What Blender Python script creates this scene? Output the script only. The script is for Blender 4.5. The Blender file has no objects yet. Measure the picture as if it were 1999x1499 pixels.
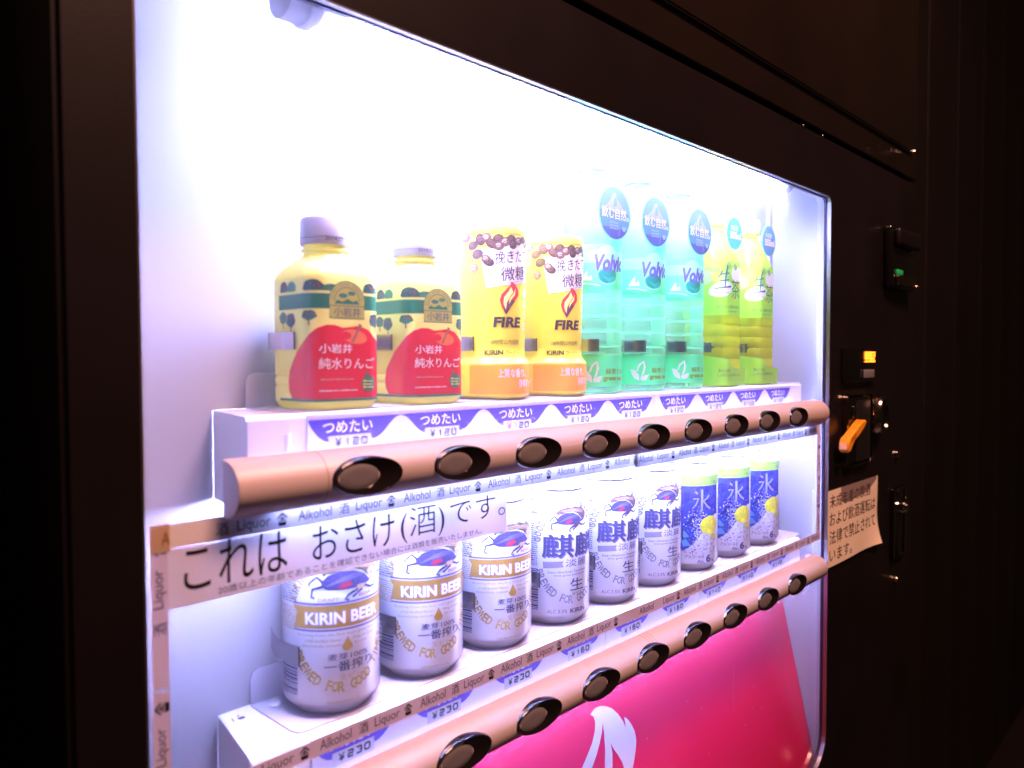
import bpy, bmesh, math, random
from mathutils import Matrix, Vector
from mathutils.geometry import tessellate_polygon
random.seed(7)
S = bpy.context.scene
COL = S.collection
PI = math.pi

# ------------------------------------------------------------------ camera
# origin of the scene = the photographer's eye; x right along the machine, y into it, z up (metres)
YAW, PITCH, ROLL = 0.807512, -0.0324536, -0.0035170
fw = Vector((math.sin(YAW)*math.cos(PITCH), math.cos(YAW)*math.cos(PITCH), math.sin(PITCH)))
rt = Vector((math.cos(YAW), -math.sin(YAW), 0)); up = rt.cross(fw)
r_ = rt*math.cos(ROLL)+up*math.sin(ROLL); u_ = up*math.cos(ROLL)-rt*math.sin(ROLL)
cd = bpy.data.cameras.new('camera'); cam = bpy.data.objects.new('camera', cd); COL.objects.link(cam)
cam.matrix_world = Matrix(((r_.x, u_.x, -fw.x, 0), (r_.y, u_.y, -fw.y, 0), (r_.z, u_.z, -fw.z, 0), (0, 0, 0, 1)))
cd.sensor_fit = 'HORIZONTAL'; cd.sensor_width = 36; cd.lens = 36*1489.8/1999
cd.clip_start = .01; cd.clip_end = 100
cd.dof.use_dof = True; cd.dof.focus_distance = .74; cd.dof.aperture_fstop = 6.5
S.camera = cam

# ------------------------------------------------------------------ world, lamps, exposure
w = bpy.data.worlds.new('World'); S.world = w; w.use_nodes = True
w.node_tree.nodes['Background'].inputs[0].default_value = (1, .55, .3, 1)
w.node_tree.nodes['Background'].inputs[1].default_value = .012
S.view_settings.view_transform = 'Standard'; S.view_settings.look = 'None'
S.view_settings.exposure = .12; S.view_settings.gamma = 1
def area(name, loc, aim, sx, sy, power, col):
    l = bpy.data.lights.new(name, 'AREA'); l.shape = 'RECTANGLE'; l.size = sx; l.size_y = sy
    l.energy = power; l.color = col
    o = bpy.data.objects.new(name, l); COL.objects.link(o); o.location = loc
    o.rotation_euler = (Vector(aim)-Vector(loc)).to_track_quat('-Z', 'Y').to_euler(); return o
# warm ceiling lamps of the corridor the machine stands in
area('corridor_ceiling_lamp', (.60, -.55, 1.60), (.75, .4, -.1), .7, .35, 62, (1, .47, .33))
TUBE_COL = (.42, .44, 1.0)
TUBE = 390.0
cy = S.cycles
cy.max_bounces = 10; cy.diffuse_bounces = 5; cy.glossy_bounces = 4; cy.transparent_max_bounces = 24
cy.transmission_bounces = 6; cy.sample_clamp_indirect = 15; cy.caustics_reflective = True; cy.caustics_refractive = False
cy.use_denoising = True

# ------------------------------------------------------------------ materials
MATS = {}
def sh(name):
    m = bpy.data.materials.new(name); m.use_nodes = True
    nt = m.node_tree; return m, nt, nt.nodes['Principled BSDF'], nt.nodes['Material Output']
def mat(name, col, rough=.5, metal=0, coat=0, noise=0, nscale=40, bump=0, bscale=200, emit=None, es=0, trans=0, spec=None):
    m, nt, p, out = sh(name)
    p.inputs['Base Color'].default_value = (*col, 1)
    p.inputs['Roughness'].default_value = rough; p.inputs['Metallic'].default_value = metal
    p.inputs['Coat Weight'].default_value = coat; p.inputs['Coat Roughness'].default_value = .06
    if spec is not None: p.inputs['Specular IOR Level'].default_value = spec
    if noise or bump:
        tc = nt.nodes.new('ShaderNodeTexCoord')
    if noise:
        n = nt.nodes.new('ShaderNodeTexNoise'); n.inputs['Scale'].default_value = nscale; n.inputs['Detail'].default_value = 6
        nt.links.new(tc.outputs['Object'], n.inputs['Vector'])
        r = nt.nodes.new('ShaderNodeValToRGB')
        r.color_ramp.elements[0].position = .3; r.color_ramp.elements[1].position = .75
        r.color_ramp.elements[0].color = (*[c*(1-noise) for c in col], 1); r.color_ramp.elements[1].color = (*[min(1, c*(1+noise*.5)) for c in col], 1)
        nt.links.new(n.outputs['Fac'], r.inputs['Fac']); nt.links.new(r.outputs['Color'], p.inputs['Base Color'])
    if bump:
        n = nt.nodes.new('ShaderNodeTexNoise'); n.inputs['Scale'].default_value = bscale; n.inputs['Detail'].default_value = 3
        nt.links.new(tc.outputs['Object'], n.inputs['Vector'])
        b = nt.nodes.new('ShaderNodeBump'); b.inputs['Strength'].default_value = bump; b.inputs['Distance'].default_value = .001
        nt.links.new(n.outputs['Fac'], b.inputs['Height']); nt.links.new(b.outputs['Normal'], p.inputs['Normal'])
    if emit:
        p.inputs['Emission Color'].default_value = (*emit, 1); p.inputs['Emission Strength'].default_value = es
    if trans:   # thin translucent sheet (paper, film, milky plastic)
        t = nt.nodes.new('ShaderNodeBsdfTranslucent'); t.inputs['Color'].default_value = (*col, 1)
        x = nt.nodes.new('ShaderNodeMixShader'); x.inputs[0].default_value = trans
        nt.links.new(p.outputs[0], x.inputs[1]); nt.links.new(t.outputs[0], x.inputs[2]); nt.links.new(x.outputs[0], out.inputs[0])
    MATS[name] = m; return m
def clear(name, tint, col, fac, rough=.08, gloss=.5):
    """clear plastic: partly see-through, partly tinted body with a glossy skin"""
    m, nt, p, out = sh(name)
    p.inputs['Base Color'].default_value = (*col, 1); p.inputs['Roughness'].default_value = rough
    p.inputs['Coat Weight'].default_value = gloss; p.inputs['Coat Roughness'].default_value = .04
    tl = nt.nodes.new('ShaderNodeBsdfTranslucent'); tl.inputs['Color'].default_value = (*col, 1)
    mx = nt.nodes.new('ShaderNodeMixShader'); mx.inputs[0].default_value = .5
    nt.links.new(p.outputs[0], mx.inputs[1]); nt.links.new(tl.outputs[0], mx.inputs[2])
    t = nt.nodes.new('ShaderNodeBsdfTransparent'); t.inputs['Color'].default_value = (*tint, 1)
    fr = nt.nodes.new('ShaderNodeLayerWeight'); fr.inputs['Blend'].default_value = .25
    ad = nt.nodes.new('ShaderNodeMath'); ad.operation = 'ADD'; ad.use_clamp = True; ad.inputs[1].default_value = fac
    nt.links.new(fr.outputs['Facing'], ad.inputs[0])
    x = nt.nodes.new('ShaderNodeMixShader')
    nt.links.new(ad.outputs[0], x.inputs[0]); nt.links.new(t.outputs[0], x.inputs[1]); nt.links.new(mx.outputs[0], x.inputs[2])
    nt.links.new(x.outputs[0], out.inputs[0]); MATS[name] = m; return m

mat('white_panel', (.44, .44, .455), .55, noise=.04, nscale=6)
mat('white_tray', (.70, .69, .71), .35, noise=.03, nscale=15)
mat('tag_sheet', (.62, .61, .63), .5, trans=.08)
mat('price_paper', (.42, .41, .44), .7)
mat('purple_print', (.045, .012, .36), .5)
mat('white_print', (.9, .88, .9), .5)
mat('black_print', (.010, .008, .016), .8, spec=.15)
mat('grey_print', (.07, .065, .11), .8, spec=.2)
mat('frame_black', (.008, .0055, .0075), .33, noise=.35, nscale=9, bump=.08, bscale=900)
mat('panel_black', (.012, .007, .006), .3, noise=.3, nscale=5)
mat('gap_black', (.003, .003, .003), .6)
mat('trim_silver', (.34, .33, .37), .35, metal=.9)
mat('gasket', (.03, .025, .08), .5)
mat('bar_bronze', (.68, .585, .64), .46, metal=.05, noise=.05, nscale=5)
mat('bar_cap', (.78, .72, .80), .45)
mat('button_black', (.010, .008, .010), .10, coat=.6)
mat('button_lens', (.18, .17, .20), .5)
mat('clip_steel', (.62, .60, .66), .22, metal=1)
mat('stand_film', (.78, .78, .86), .25, trans=.4)
mat('tube_holder', (.85, .84, .88), .3, trans=.75)
mat('wall_brown', (.008, .0035, .0025), .6, noise=.6, nscale=3)
mat('floor_dark', (.03, .022, .018), .4, noise=.3, nscale=4)
mat('chrome_dark', (.58, .48, .40), .14, metal=1)
mat('chrome', (.75, .70, .66), .1, metal=1)
mat('slot_black', (.004, .004, .004), .15, coat=.4)
mat('lever_orange', (.95, .36, .02), .3, coat=.3)
mat('led_orange', (.8, .2, .02), .4, emit=(1, .16, .01), es=6)
mat('led_green', (.02, .4, .1), .3, emit=(.02, .7, .2), es=.12)
mat('note_paper', (.90, .80, .66), .7, noise=.05, nscale=20)
mat('tape_clear', (.34, .27, .28), .12, coat=.4)
mat('sticker_white', (.78, .78, .84), .38, trans=.24)
mat('sticker_upper', (.82, .80, .84), .5, trans=.05)
mat('sticker_pink', (.70, .61, .64), .4, trans=.30)
mat('tape_beige', (.70, .52, .38), .45, trans=.3)
mat('poster_magenta', (.84, .016, .010), .28, coat=.25, noise=.05, nscale=8)
mat('poster_white', (.82, .80, .84), .2, coat=.5)
mat('tube_glow', (.9, .9, .9), .5, emit=TUBE_COL, es=TUBE)
mat('tube_glow_shelf', (.9, .9, .9), .5, emit=TUBE_COL, es=500)
mat('poster_fill_glow', (.9, .9, .9), .5, emit=TUBE_COL, es=74)
# drinks
mat('can_white', (.72, .76, .88), .30, metal=.10, coat=.5)
mat('can_metal', (.80, .80, .84), .18, metal=.95)
mat('can_pearl', (.72, .76, .89), .28, metal=.15, coat=.5)
mat('can_foot', (.78, .80, .92), .2, trans=.45, coat=.5)
mat('gold', (.40, .23, .025), .3, metal=.3)
mat('gold_pale', (.36, .25, .06), .45)
mat('olive', (.07, .055, .015), .5)
mat('indigo', (.035, .025, .13), .5)
mat('navy', (.025, .02, .10), .5)
mat('lilac_line', (.13, .11, .33), .5)
mat('red_print', (.34, .010, .05), .5)
mat('tan_print', (.50, .33, .20), .5)
mat('rust_purple', (.10, .04, .05), .5)
mat('grey_box', (.22, .21, .29), .5)
for i, c in enumerate(((.015, .012, .24), (.03, .022, .34), (.018, .05, .38), (.05, .04, .40), (.01, .008, .17))): mat('ice_blue_%d' % i, c, .25, metal=.2, coat=.4)
mat('ice_cyan', (.10, .32, .72), .3, metal=.3)
mat('silver_print', (.62, .64, .80), .2, metal=.6)
for i, c in enumerate(((.50, .55, .02), (.66, .66, .03), (.40, .47, .02), (.58, .48, .04))): mat('lemon_%d' % i, c, .35)
mat('lime_band', (.20, .34, .012), .4)
mat('label_yellow', (.94, .92, .20), .4, coat=.25)
mat('juice_yellow', (.92, .88, .26), .25, coat=.4, trans=.5)
mat('green_band', (.005, .16, .06), .45)
mat('tree_green', (.02, .17, .07), .5)
mat('tree_dark', (.01, .09, .06), .5)
mat('badge_gold', (.46, .42, .06), .4)
mat('apple_red', (.66, .008, .02), .25, coat=.6)
mat('apple_glow', (.75, .16, .03), .3, coat=.4)
mat('stem_brown', (.25, .09, .03), .5)
mat('cap_white', (.40, .39, .44), .4)
mat('coffee_yellow', (.92, .80, .05), .3, coat=.4, noise=.07, nscale=60)
mat('coffee_yellow_dark', (.80, .45, .02), .3, coat=.3)
mat('coffee_orange', (.92, .42, .03), .3, coat=.4)
mat('bean', (.075, .026, .014), .3, coat=.4)
mat('bean_light', (.16, .07, .035), .3, coat=.4)
mat('bean_blonde', (.32, .18, .06), .4)
mat('flame_red', (.60, .015, .02), .4)
mat('flame_dark', (.10, .01, .03), .4)
mat('brown_print', (.05, .015, .01), .5)
mat('mint_label', (.22, .95, .42), .35, coat=.3, trans=.3)
mat('mint_pale', (.42, .92, .70), .35, coat=.3, trans=.3)
mat('mint_strong', (.14, .95, .42), .35, coat=.3, trans=.2)
mat('mint_white', (.82, .95, .93), .4)
mat('volv_purple', (.13, .08, .42), .4)
mat('gem_green', (.02, .40, .25), .3)
mat('gem_dark', (.01, .24, .16), .3)
mat('tea_label', (.42, .90, .05), .35, coat=.3, trans=.3)
mat('tea_label_pale', (.50, .80, .20), .35, trans=.3)
mat('tea_leaf', (.25, .50, .04), .4)
mat('tea_text', (.03, .10, .10), .5)
mat('cap_mint', (.22, .55, .45), .4)
mat('cap_lime', (.42, .50, .03), .4)
mat('disc_sky', (.15, .36, .62), .35)
mat('disc_navy', (.05, .05, .34), .35)
mat('disc_teal', (.05, .62, .58), .4)
mat('disc_blue', (.07, .28, .48), .4)
mat('disc_snow', (.36, .46, .62), .4)
mat('stem_mint', (.35, .85, .66), .4, trans=.3)
clear('clear_water', (.84, 1, .90), (.52, .98, .68), .24)
clear('clear_shoulder', (.62, 1, .80), (.20, .66, .42), .42)
clear('tea_liquid', (.86, .94, .16), (.70, .76, .02), .55)
clear('tea_shoulder', (.85, .95, .30), (.50, .62, .04), .5)
clear('clear_foot', (.93, .93, .98), (.8, .8, .86), .25)
# the acrylic window: clear, plus an added scattering film that imitates lens haze
m, nt, p, out = sh('window_acrylic')
t = nt.nodes.new('ShaderNodeBsdfTransparent'); g = nt.nodes.new('ShaderNodeBsdfGlossy'); g.inputs['Roughness'].default_value = .04
tl = nt.nodes.new('ShaderNodeBsdfTranslucent'); tl.inputs['Color'].default_value = (.9, .9, .9, 1)
lw = nt.nodes.new('ShaderNodeFresnel'); ge = nt.nodes.new('ShaderNodeNewGeometry'); io = nt.nodes.new('ShaderNodeMapRange')
io.inputs['To Min'].default_value = 1.49; io.inputs['To Max'].default_value = 1/1.49     # one sheet stands for both faces of the pane
nt.links.new(ge.outputs['Backfacing'], io.inputs['Value']); nt.links.new(io.outputs[0], lw.inputs['IOR'])
a = nt.nodes.new('ShaderNodeMixShader'); b = nt.nodes.new('ShaderNodeMixShader')
tc = nt.nodes.new('ShaderNodeTexCoord'); n = nt.nodes.new('ShaderNodeTexNoise'); n.inputs['Scale'].default_value = 5
nt.links.new(tc.outputs['Object'], n.inputs['Vector'])
mr = nt.nodes.new('ShaderNodeMapRange'); mr.inputs['To Min'].default_value = .035; mr.inputs['To Max'].default_value = .055
nt.links.new(n.outputs['Fac'], mr.inputs['Value']); nt.links.new(mr.outputs[0], a.inputs[0])
nt.links.new(t.outputs[0], a.inputs[1]); nt.links.new(tl.outputs[0], a.inputs[2])
ml = nt.nodes.new('ShaderNodeMath'); ml.operation = 'MULTIPLY'; ml.inputs[1].default_value = 1.6; ml.use_clamp = True; nt.links.new(lw.outputs[0], ml.inputs[0])
nt.links.new(ml.outputs[0], b.inputs[0]); nt.links.new(a.outputs[0], b.inputs[1]); nt.links.new(g.outputs[0], b.inputs[2])
nt.links.new(b.outputs[0], out.inputs[0]); MATS['window_acrylic'] = m
# dust specks and scratches on the poster's gloss
nt = MATS['poster_magenta'].node_tree; p = nt.nodes['Principled BSDF']
tc = nt.nodes.new('ShaderNodeTexCoord'); v = nt.nodes.new('ShaderNodeTexVoronoi'); v.inputs['Scale'].default_value = 60
nt.links.new(tc.outputs['Object'], v.inputs['Vector'])
r = nt.nodes.new('ShaderNodeValToRGB'); r.color_ramp.elements[0].position = .035; r.color_ramp.elements[1].position = .06
r.color_ramp.elements[0].color = (.8, .5, .6, 1); r.color_ramp.elements[1].color = (.80, .012, .10, 1)
nt.links.new(v.outputs['Distance'], r.inputs['Fac']); nt.links.new(r.outputs['Color'], p.inputs['Base Color'])

# ------------------------------------------------------------------ object helpers
def finish(bm, name, mats, parent=None, smooth=None, loc=None):
    me = bpy.data.meshes.new(name)
    bmesh.ops.recalc_face_normals(bm, faces=bm.faces[:]) if smooth != 'keep' else None
    bm.to_mesh(me); bm.free()
    for x in ([mats] if isinstance(mats, str) else mats): me.materials.append(MATS[x])
    if smooth and smooth != 'keep':
        me.polygons.foreach_set('use_smooth', [True]*len(me.polygons))
        me.set_sharp_from_angle(angle=math.radians(38))
    o = bpy.data.objects.new(name, me); COL.objects.link(o)
    if parent: o.parent = parent
    if loc: o.location = loc
    return o
def thing(name, label, cat, loc=(0, 0, 0), group=None):
    o = bpy.data.objects.new(name, None); o.empty_display_size = .02; COL.objects.link(o); o.location = loc
    tag(o, label, cat, group); return o
def tag(o, label, cat, group=None):
    o['label'] = label; o['category'] = cat
    if group: o['group'] = group
    return o
def copy_tree(o, parent=None):
    c = o.copy(); COL.objects.link(c)
    if parent: c.parent = parent
    for ch in list(o.children): copy_tree(ch, c)
    return c
def box(bm, x0, x1, y0, y1, z0, z1, mi=0, bev=0):
    vs = [bm.verts.new((x, y, z)) for z in (z0, z1) for y in (y0, y1) for x in (x0, x1)]
    fs = [bm.faces.new([vs[i] for i in q]) for q in ((0, 2, 3, 1), (4, 5, 7, 6), (0, 1, 5, 4), (2, 6, 7, 3), (0, 4, 6, 2), (1, 3, 7, 5))]
    for f in fs: f.material_index = mi
    if bev:
        es = list({e for f in fs for e in f.edges})
        r = bmesh.ops.bevel(bm, geom=es, offset=bev, segments=3, affect='EDGES', profile=.5)
        for f in r['faces']: f.material_index = mi
def boxo(name, m, dims, parent=None, bev=0, smooth=True):
    bm = bmesh.new(); box(bm, *dims, bev=bev); return finish(bm, name, m, parent, smooth if bev else None)
def ring_pts(a, r, n=10):
    """rounded square of half size a, corner radius r, centred on the axis, starting at -y going +x"""
    pts = []
    f = a-r
    for (sx, sy, a0) in ((1, -1, -PI/2), (1, 1, 0), (-1, 1, PI/2), (-1, -1, PI)):
        for k in range(n+1):
            t = a0+k*PI/2/n; pts.append((sx*f+r*math.cos(t), sy*f+r*math.sin(t)))
    return pts
def loft(bm, levels, n=10, mis=None, cap0=True, cap1=True):
    """levels: (z, half size, corner radius)"""
    rows = []
    for (z, a, r) in levels:
        rows.append([bm.verts.new((x, y, z)) for x, y in ring_pts(a, min(r, a), n)])
    for i in range(len(rows)-1):
        A, B = rows[i], rows[i+1]
        for j in range(len(A)):
            k = (j+1) % len(A)
            f = bm.faces.new((A[j], A[k], B[k], B[j])); f.material_index = mis[i] if mis else 0
    if cap0: f = bm.faces.new(rows[0][::-1]); f.material_index = mis[0] if mis else 0
    if cap1: f = bm.faces.new(rows[-1]); f.material_index = mis[-1] if mis else 0
def lathe(bm, prof, n=24, mis=None, cap0=True, cap1=True):
    loft(bm, [(z, r, r) for z, r in prof], n//4 if n >= 12 else 3, mis, cap0, cap1)
def tube(bm, p0, p1, r, n=16, mi=0):
    p0, p1 = Vector(p0), Vector(p1); d = (p1-p0).normalized()
    a = d.orthogonal().normalized(); b = d.cross(a)
    A = [bm.verts.new(p0+a*math.cos(t)*r+b*math.sin(t)*r) for t in [2*PI*k/n for k in range(n)]]
    B = [bm.verts.new(p1+a*math.cos(t)*r+b*math.sin(t)*r) for t in [2*PI*k/n for k in range(n)]]
    fs = [bm.faces.new((A[k], A[(k+1) % n], B[(k+1) % n], B[k])) for k in range(n)]+[bm.faces.new(A[::-1]), bm.faces.new(B)]
    for f in fs: f.material_index = mi

# ------------------------------------------------------------------ flat print: lettering and emblems as thin meshes
TXT = {}
def glyphs(s, bold=0, res=3):
    k = (s, bold, res)
    if k not in TXT:
        c = bpy.data.curves.new('t', 'FONT'); c.body = s; c.size = 1; c.offset = bold; c.resolution_u = res
        o = bpy.data.objects.new('t', c); COL.objects.link(o)
        dg = bpy.context.evaluated_depsgraph_get(); dg.update()
        ev = o.evaluated_get(dg); me = ev.to_mesh()
        vs = [(v.co.x, v.co.y) for v in me.vertices]; fs = [tuple(p.vertices) for p in me.polygons]
        ev.to_mesh_clear(); bpy.data.objects.remove(o); bpy.data.curves.remove(c)
        xs = [v[0] for v in vs]; ys = [v[1] for v in vs]
        TXT[k] = (vs, fs, (min(xs), max(xs), min(ys), max(ys)))
    return TXT[k]
class Art:
    def __init__(s): s.p = []; s.mats = []
    def mi(s, m):
        if m not in s.mats: s.mats.append(m)
        return s.mats.index(m)
    def poly(s, pts, m, L=0):
        tr = tessellate_polygon([[Vector((x, y, 0)) for x, y in pts]])
        s.p.append(([tuple(q) for q in pts], [tuple(t) for t in tr], s.mi(m), L))
    def rect(s, a, b, c, d, m, L=0): s.poly([(a, c), (b, c), (b, d), (a, d)], m, L)
    def ell(s, cx, cy, rx, ry, m, L=0, n=20, rot=0, wob=0):
        pts = []
        for k in range(n):
            t = 2*PI*k/n; q = 1+wob*math.sin(5*t+cx)+wob*.6*math.sin(8*t+cy)
            x, y = rx*math.cos(t)*q, ry*math.sin(t)*q
            pts.append((cx+x*math.cos(rot)-y*math.sin(rot), cy+x*math.sin(rot)+y*math.cos(rot)))
        s.poly(pts, m, L)
    def ringo(s, cx, cy, rx, ry, w, m, L=0, t0=0, t1=2*PI, n=28):
        s.stroke([(cx+rx*math.cos(t0+(t1-t0)*k/n), cy+ry*math.sin(t0+(t1-t0)*k/n)) for k in range(n+1)], w, m, L)
    def stroke(s, pts, w, m, L=0):
        vs = []; n = len(pts)
        for i, (x, y) in enumerate(pts):
            a = pts[max(0, i-1)]; b = pts[min(n-1, i+1)]
            dx, dy = b[0]-a[0], b[1]-a[1]; l = math.hypot(dx, dy) or 1
            ww = (w[i] if isinstance(w, (list, tuple)) else w)/2
            vs += [(x-dy/l*ww, y+dx/l*ww), (x+dy/l*ww, y-dx/l*ww)]
        s.p.append((vs, [(2*i, 2*i+1, 2*i+3, 2*i+2) for i in range(n-1)], s.mi(m), L))
    def text(s, t, u0, u1, v0, v1, m, L=1, bold=0, res=3, shear=0, slope=0, rot=0):
        if any(ord(ch) > 0x2e00 for ch in t) and bold > 0:
            em = (v1-v0)*bold*.8; bold = 0
            for q, (dx, dy) in enumerate(((-1, -.7), (1, -.7), (1, .7), (-1, .7))): s.text(t, u0+dx*em*.5, u1+dx*em*.5, v0+dy*em*.5, v1+dy*em*.5, m, L+.16*q, 0, res, shear, slope, rot)
            return
        vs, fs, (x0, x1, y0, y1) = glyphs(t, bold, res)
        out = []
        for x, y in vs:
            a = (x-x0)/(x1-x0); b = (y-y0)/(y1-y0)
            if rot: a, b = 1-b, a
            out.append((u0+a*(u1-u0)+shear*b, v0+b*(v1-v0)+slope*a))
        s.p.append((out, fs, s.mi(m), L))
    def arc(s, t, cu, cv, rx, ry, a0, a1, h, m, L=1, bold=.02, inward=False, wide=.8):
        n = len(t)
        for i, ch in enumerate(t):
            if ch == ' ': continue
            an = math.radians(a0+(a1-a0)*(i+.5)/n)
            px, py = cu+rx*math.cos(an), cv+ry*math.sin(an)
            nx, ny = math.cos(an)/rx, math.sin(an)/ry; l = math.hypot(nx, ny); nx, ny = nx/l, ny/l
            if inward: nx, ny = -nx, -ny
            tx, ty = ny, -nx
            vs, fs, (x0, x1, y0, y1) = glyphs(ch, bold, 2)
            wch = min((x1-x0)/(y1-y0)*h*wide, h*.64*(1.15 if ch in 'WM' else 1))
            out = []
            for x, y in vs:
                a = ((x-x0)/(x1-x0)-.5)*wch; b = ((y-y0)/(y1-y0)-.5)*h
                out.append((px+tx*a+nx*b, py+ty*a+ny*b))
            s.p.append((out, fs, s.mi(m), L))
    def digits(s, t, u0, u1, v0, v1, w, m, L):
        SH = {'0': [(0, .12), (0, .88), (.1, 1), (.9, 1), (1, .88), (1, .12), (.9, 0), (.1, 0), (0, .12)], '1': [(.25, .75), (.62, 1), (.62, 0)],
              '2': [(0, .9), (.1, 1), (.9, 1), (1, .88), (1, .62), (.9, .5), (.12, .5), (0, .38), (0, 0), (1, 0)],
              '3': [(0, .95), (.1, 1), (.9, 1), (1, .88), (1, .6), (.85, .52), (.3, .52), (.85, .52), (1, .42), (1, .12), (.9, 0), (.1, 0), (0, .06)],
              '4': [(.75, 0), (.75, 1), (0, .3), (1, .3)], '5': [(1, 1), (.05, 1), (.05, .56), (.9, .56), (1, .45), (1, .12), (.9, 0), (0, 0)],
              '6': [(.95, 1), (.12, 1), (0, .88), (0, .12), (.1, 0), (.9, 0), (1, .12), (1, .46), (.9, .56), (.05, .56)]}
        n = len(t); cw = (u1-u0)/n
        for i, ch in enumerate(t):
            s.stroke([(u0+i*cw+w/2+x*(cw-1.3-w), v0+w/2+y*(v1-v0-w)) for x, y in SH[ch]], w, m, L+.1*i)
    def build(s, name, wrap, parent=None, cut=0, eps=.00006, base=.00008):
        bm = bmesh.new()
        for vs, fs, mi, L in s.p:
            bv = [bm.verts.new((x, y, L)) for x, y in vs]
            for f in fs:
                if len(set(f)) < 3: continue
                try: F = bm.faces.new([bv[i] for i in f])
                except ValueError: continue
                F.material_index = mi
        if cut:
            us = [v.co.x for v in bm.verts]; c = math.floor(min(us)/cut)*cut
            while c < max(us):
                g = [x for x in bm.faces if min(v.co.x for v in x.verts) < c-.01 and max(v.co.x for v in x.verts) > c+.01]
                if g:
                    g2 = list({e for f in g for e in f.edges})+list({v for f in g for v in f.verts})+g
                    bmesh.ops.bisect_plane(bm, geom=g2, plane_co=(c, 0, 0), plane_no=(1, 0, 0), dist=1e-5)
                c += cut
            vsx = sorted({round(l[1]) for vs, *_ in s.p for l in vs}) if False else []
        for v in bm.verts: v.co = Vector(wrap(v.co.x, v.co.y, base+eps*v.co.z))
        return finish(bm, name, s.mats, parent, 'keep')
def wrap_round(R, prof=None):
    def w(u, v, o):
        a = u/1000/R; r = (prof(v) if prof else R)+o
        return (r*math.sin(a), -r*math.cos(a), v/1000)
    return w
def wrap_sq(a, r):
    f = a-r; L = PI/2*r
    def w(u, v, o):
        s = 1 if u >= 0 else -1; q = abs(u)/1000
        if q <= f: return (s*q, -a-o, v/1000)
        if q <= f+L:
            t = (q-f)/r; return (s*(f+(r+o)*math.sin(t)), -f-(r+o)*math.cos(t), v/1000)
        return (s*(a+o), -f+q-f-L, v/1000)
    return w
def wrap_flat(x, y, z):        # mm on a plane that faces the viewer's side (-y)
    return lambda u, v, o: (x+u/1000, y-o, z+v/1000)

# ================================================================== THE MACHINE
G = .4055                      # outer face of the window
XL, XR, ZB, ZT = .1465, 1.0262, -.548, .2135     # window opening
BACK, XI0, XI1 = .489, .128, 1.0396
VM = thing('vending_machine', 'large black drinks vending machine with brightly lit display window', 'vending machine', (.75, .40, -1.45))
VO = Vector((.75, .40, -1.45))
def part(o):                   # parts are modelled in scene coordinates, then hung under the machine
    o.parent = VM; o.location = -VO; return o
def rr(x0, x1, z0, z1, rads, n=8):
    """rounded rectangle outline, rads = (bl, br, tr, tl)"""
    pts = []
    for (cx, cz, a0, r) in ((x0, z0, PI, rads[0]), (x1, z0, 1.5*PI, rads[1]), (x1, z1, 0, rads[2]), (x0, z1, PI/2, rads[3])):
        sx = 1 if cx == x0 else -1; sz = 1 if cz == z0 else -1
        for k in range(n+1):
            t = a0+PI/2*k/n; pts.append((cx+sx*r+r*math.cos(t), cz+sz*r+r*math.sin(t)))
    return pts
RAD = (.045, .045, .010, .010)
# door frame: plate with a rounded opening, 14 mm deep lip
bm = bmesh.new()
inner = rr(XL, XR, ZB, ZT, RAD); nn = len(inner)
OX0, OX1, OZ0, OZ1 = .1115, 1.389, -1.40, .2875
def outer_pt(x, z):            # project outline points to the outer rectangle
    cx, cz = (XL+XR)/2, (ZB+ZT)/2
    return x, z
iv = [bm.verts.new((x, .397, z)) for x, z in inner]
ov = []
for i, (x, z) in enumerate(inner):
    seg = i//9; k = i % 9
    c = ((OX0, OZ0), (OX1, OZ0), (OX1, OZ1), (OX0, OZ1))[seg]
    ov.append(c)
corner = [bm.verts.new((x, .397, z)) for x, z in ((OX0, OZ0), (OX1, OZ0), (OX1, OZ1), (OX0, OZ1))]
for s_ in range(4):
    for k in range(8): bm.faces.new((iv[s_*9+k], iv[s_*9+k+1], corner[s_]))
    bm.faces.new((iv[s_*9+8], iv[(s_*9+9) % nn], corner[(s_+1) % 4], corner[s_]))
cb = [bm.verts.new((v.co.x, .43, v.co.z)) for v in corner]
for k in range(4): bm.faces.new((corner[k], corner[(k+1) % 4], cb[(k+1) % 4], cb[k]))
bmesh.ops.bevel(bm, geom=[e for e in bm.edges if all(abs(v.co.y-.397) < 1e-6 and v in corner for v in e.verts)], offset=.003, segments=3, affect='EDGES')
door = part(finish(bm, 'door_frame', 'frame_black'))
# silver reveal ring and dark gasket inside the opening
def reveal(name, m, y0, y1, inset):
    bm = bmesh.new(); o_ = rr(XL, XR, ZB, ZT, RAD)
    i_ = rr(XL+inset, XR-inset, ZB+inset, ZT-inset, tuple(max(.004, r-inset) for r in RAD))
    A = [bm.verts.new((x, y0, z)) for x, z in o_]; B = [bm.verts.new((x, y0, z)) for x, z in i_]
    Cc = [bm.verts.new((x, y1, z)) for x, z in i_]; D = [bm.verts.new((x, y1, z)) for x, z in o_]
    for k in range(nn):
        j = (k+1) % nn
        for P, Q in ((A, B), (B, Cc), (Cc, D), (D, A)): bm.faces.new((P[k], P[j], Q[j], Q[k]))
    return part(finish(bm, name, m))
reveal('silver_trim', 'trim_silver', .3965, .4014, .0012)
reveal('window_gasket', 'gasket', .4016, .4052, .0022)
# window sheet
bm = bmesh.new()
for y in (G, G+.002):
    bm.faces.new([bm.verts.new((x, y, z)) for x, z in rr(XL-.004, XR+.008, ZB-.006, ZT+.006, RAD)])
    break
part(finish(bm, 'window_pane', 'window_acrylic'))
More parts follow.
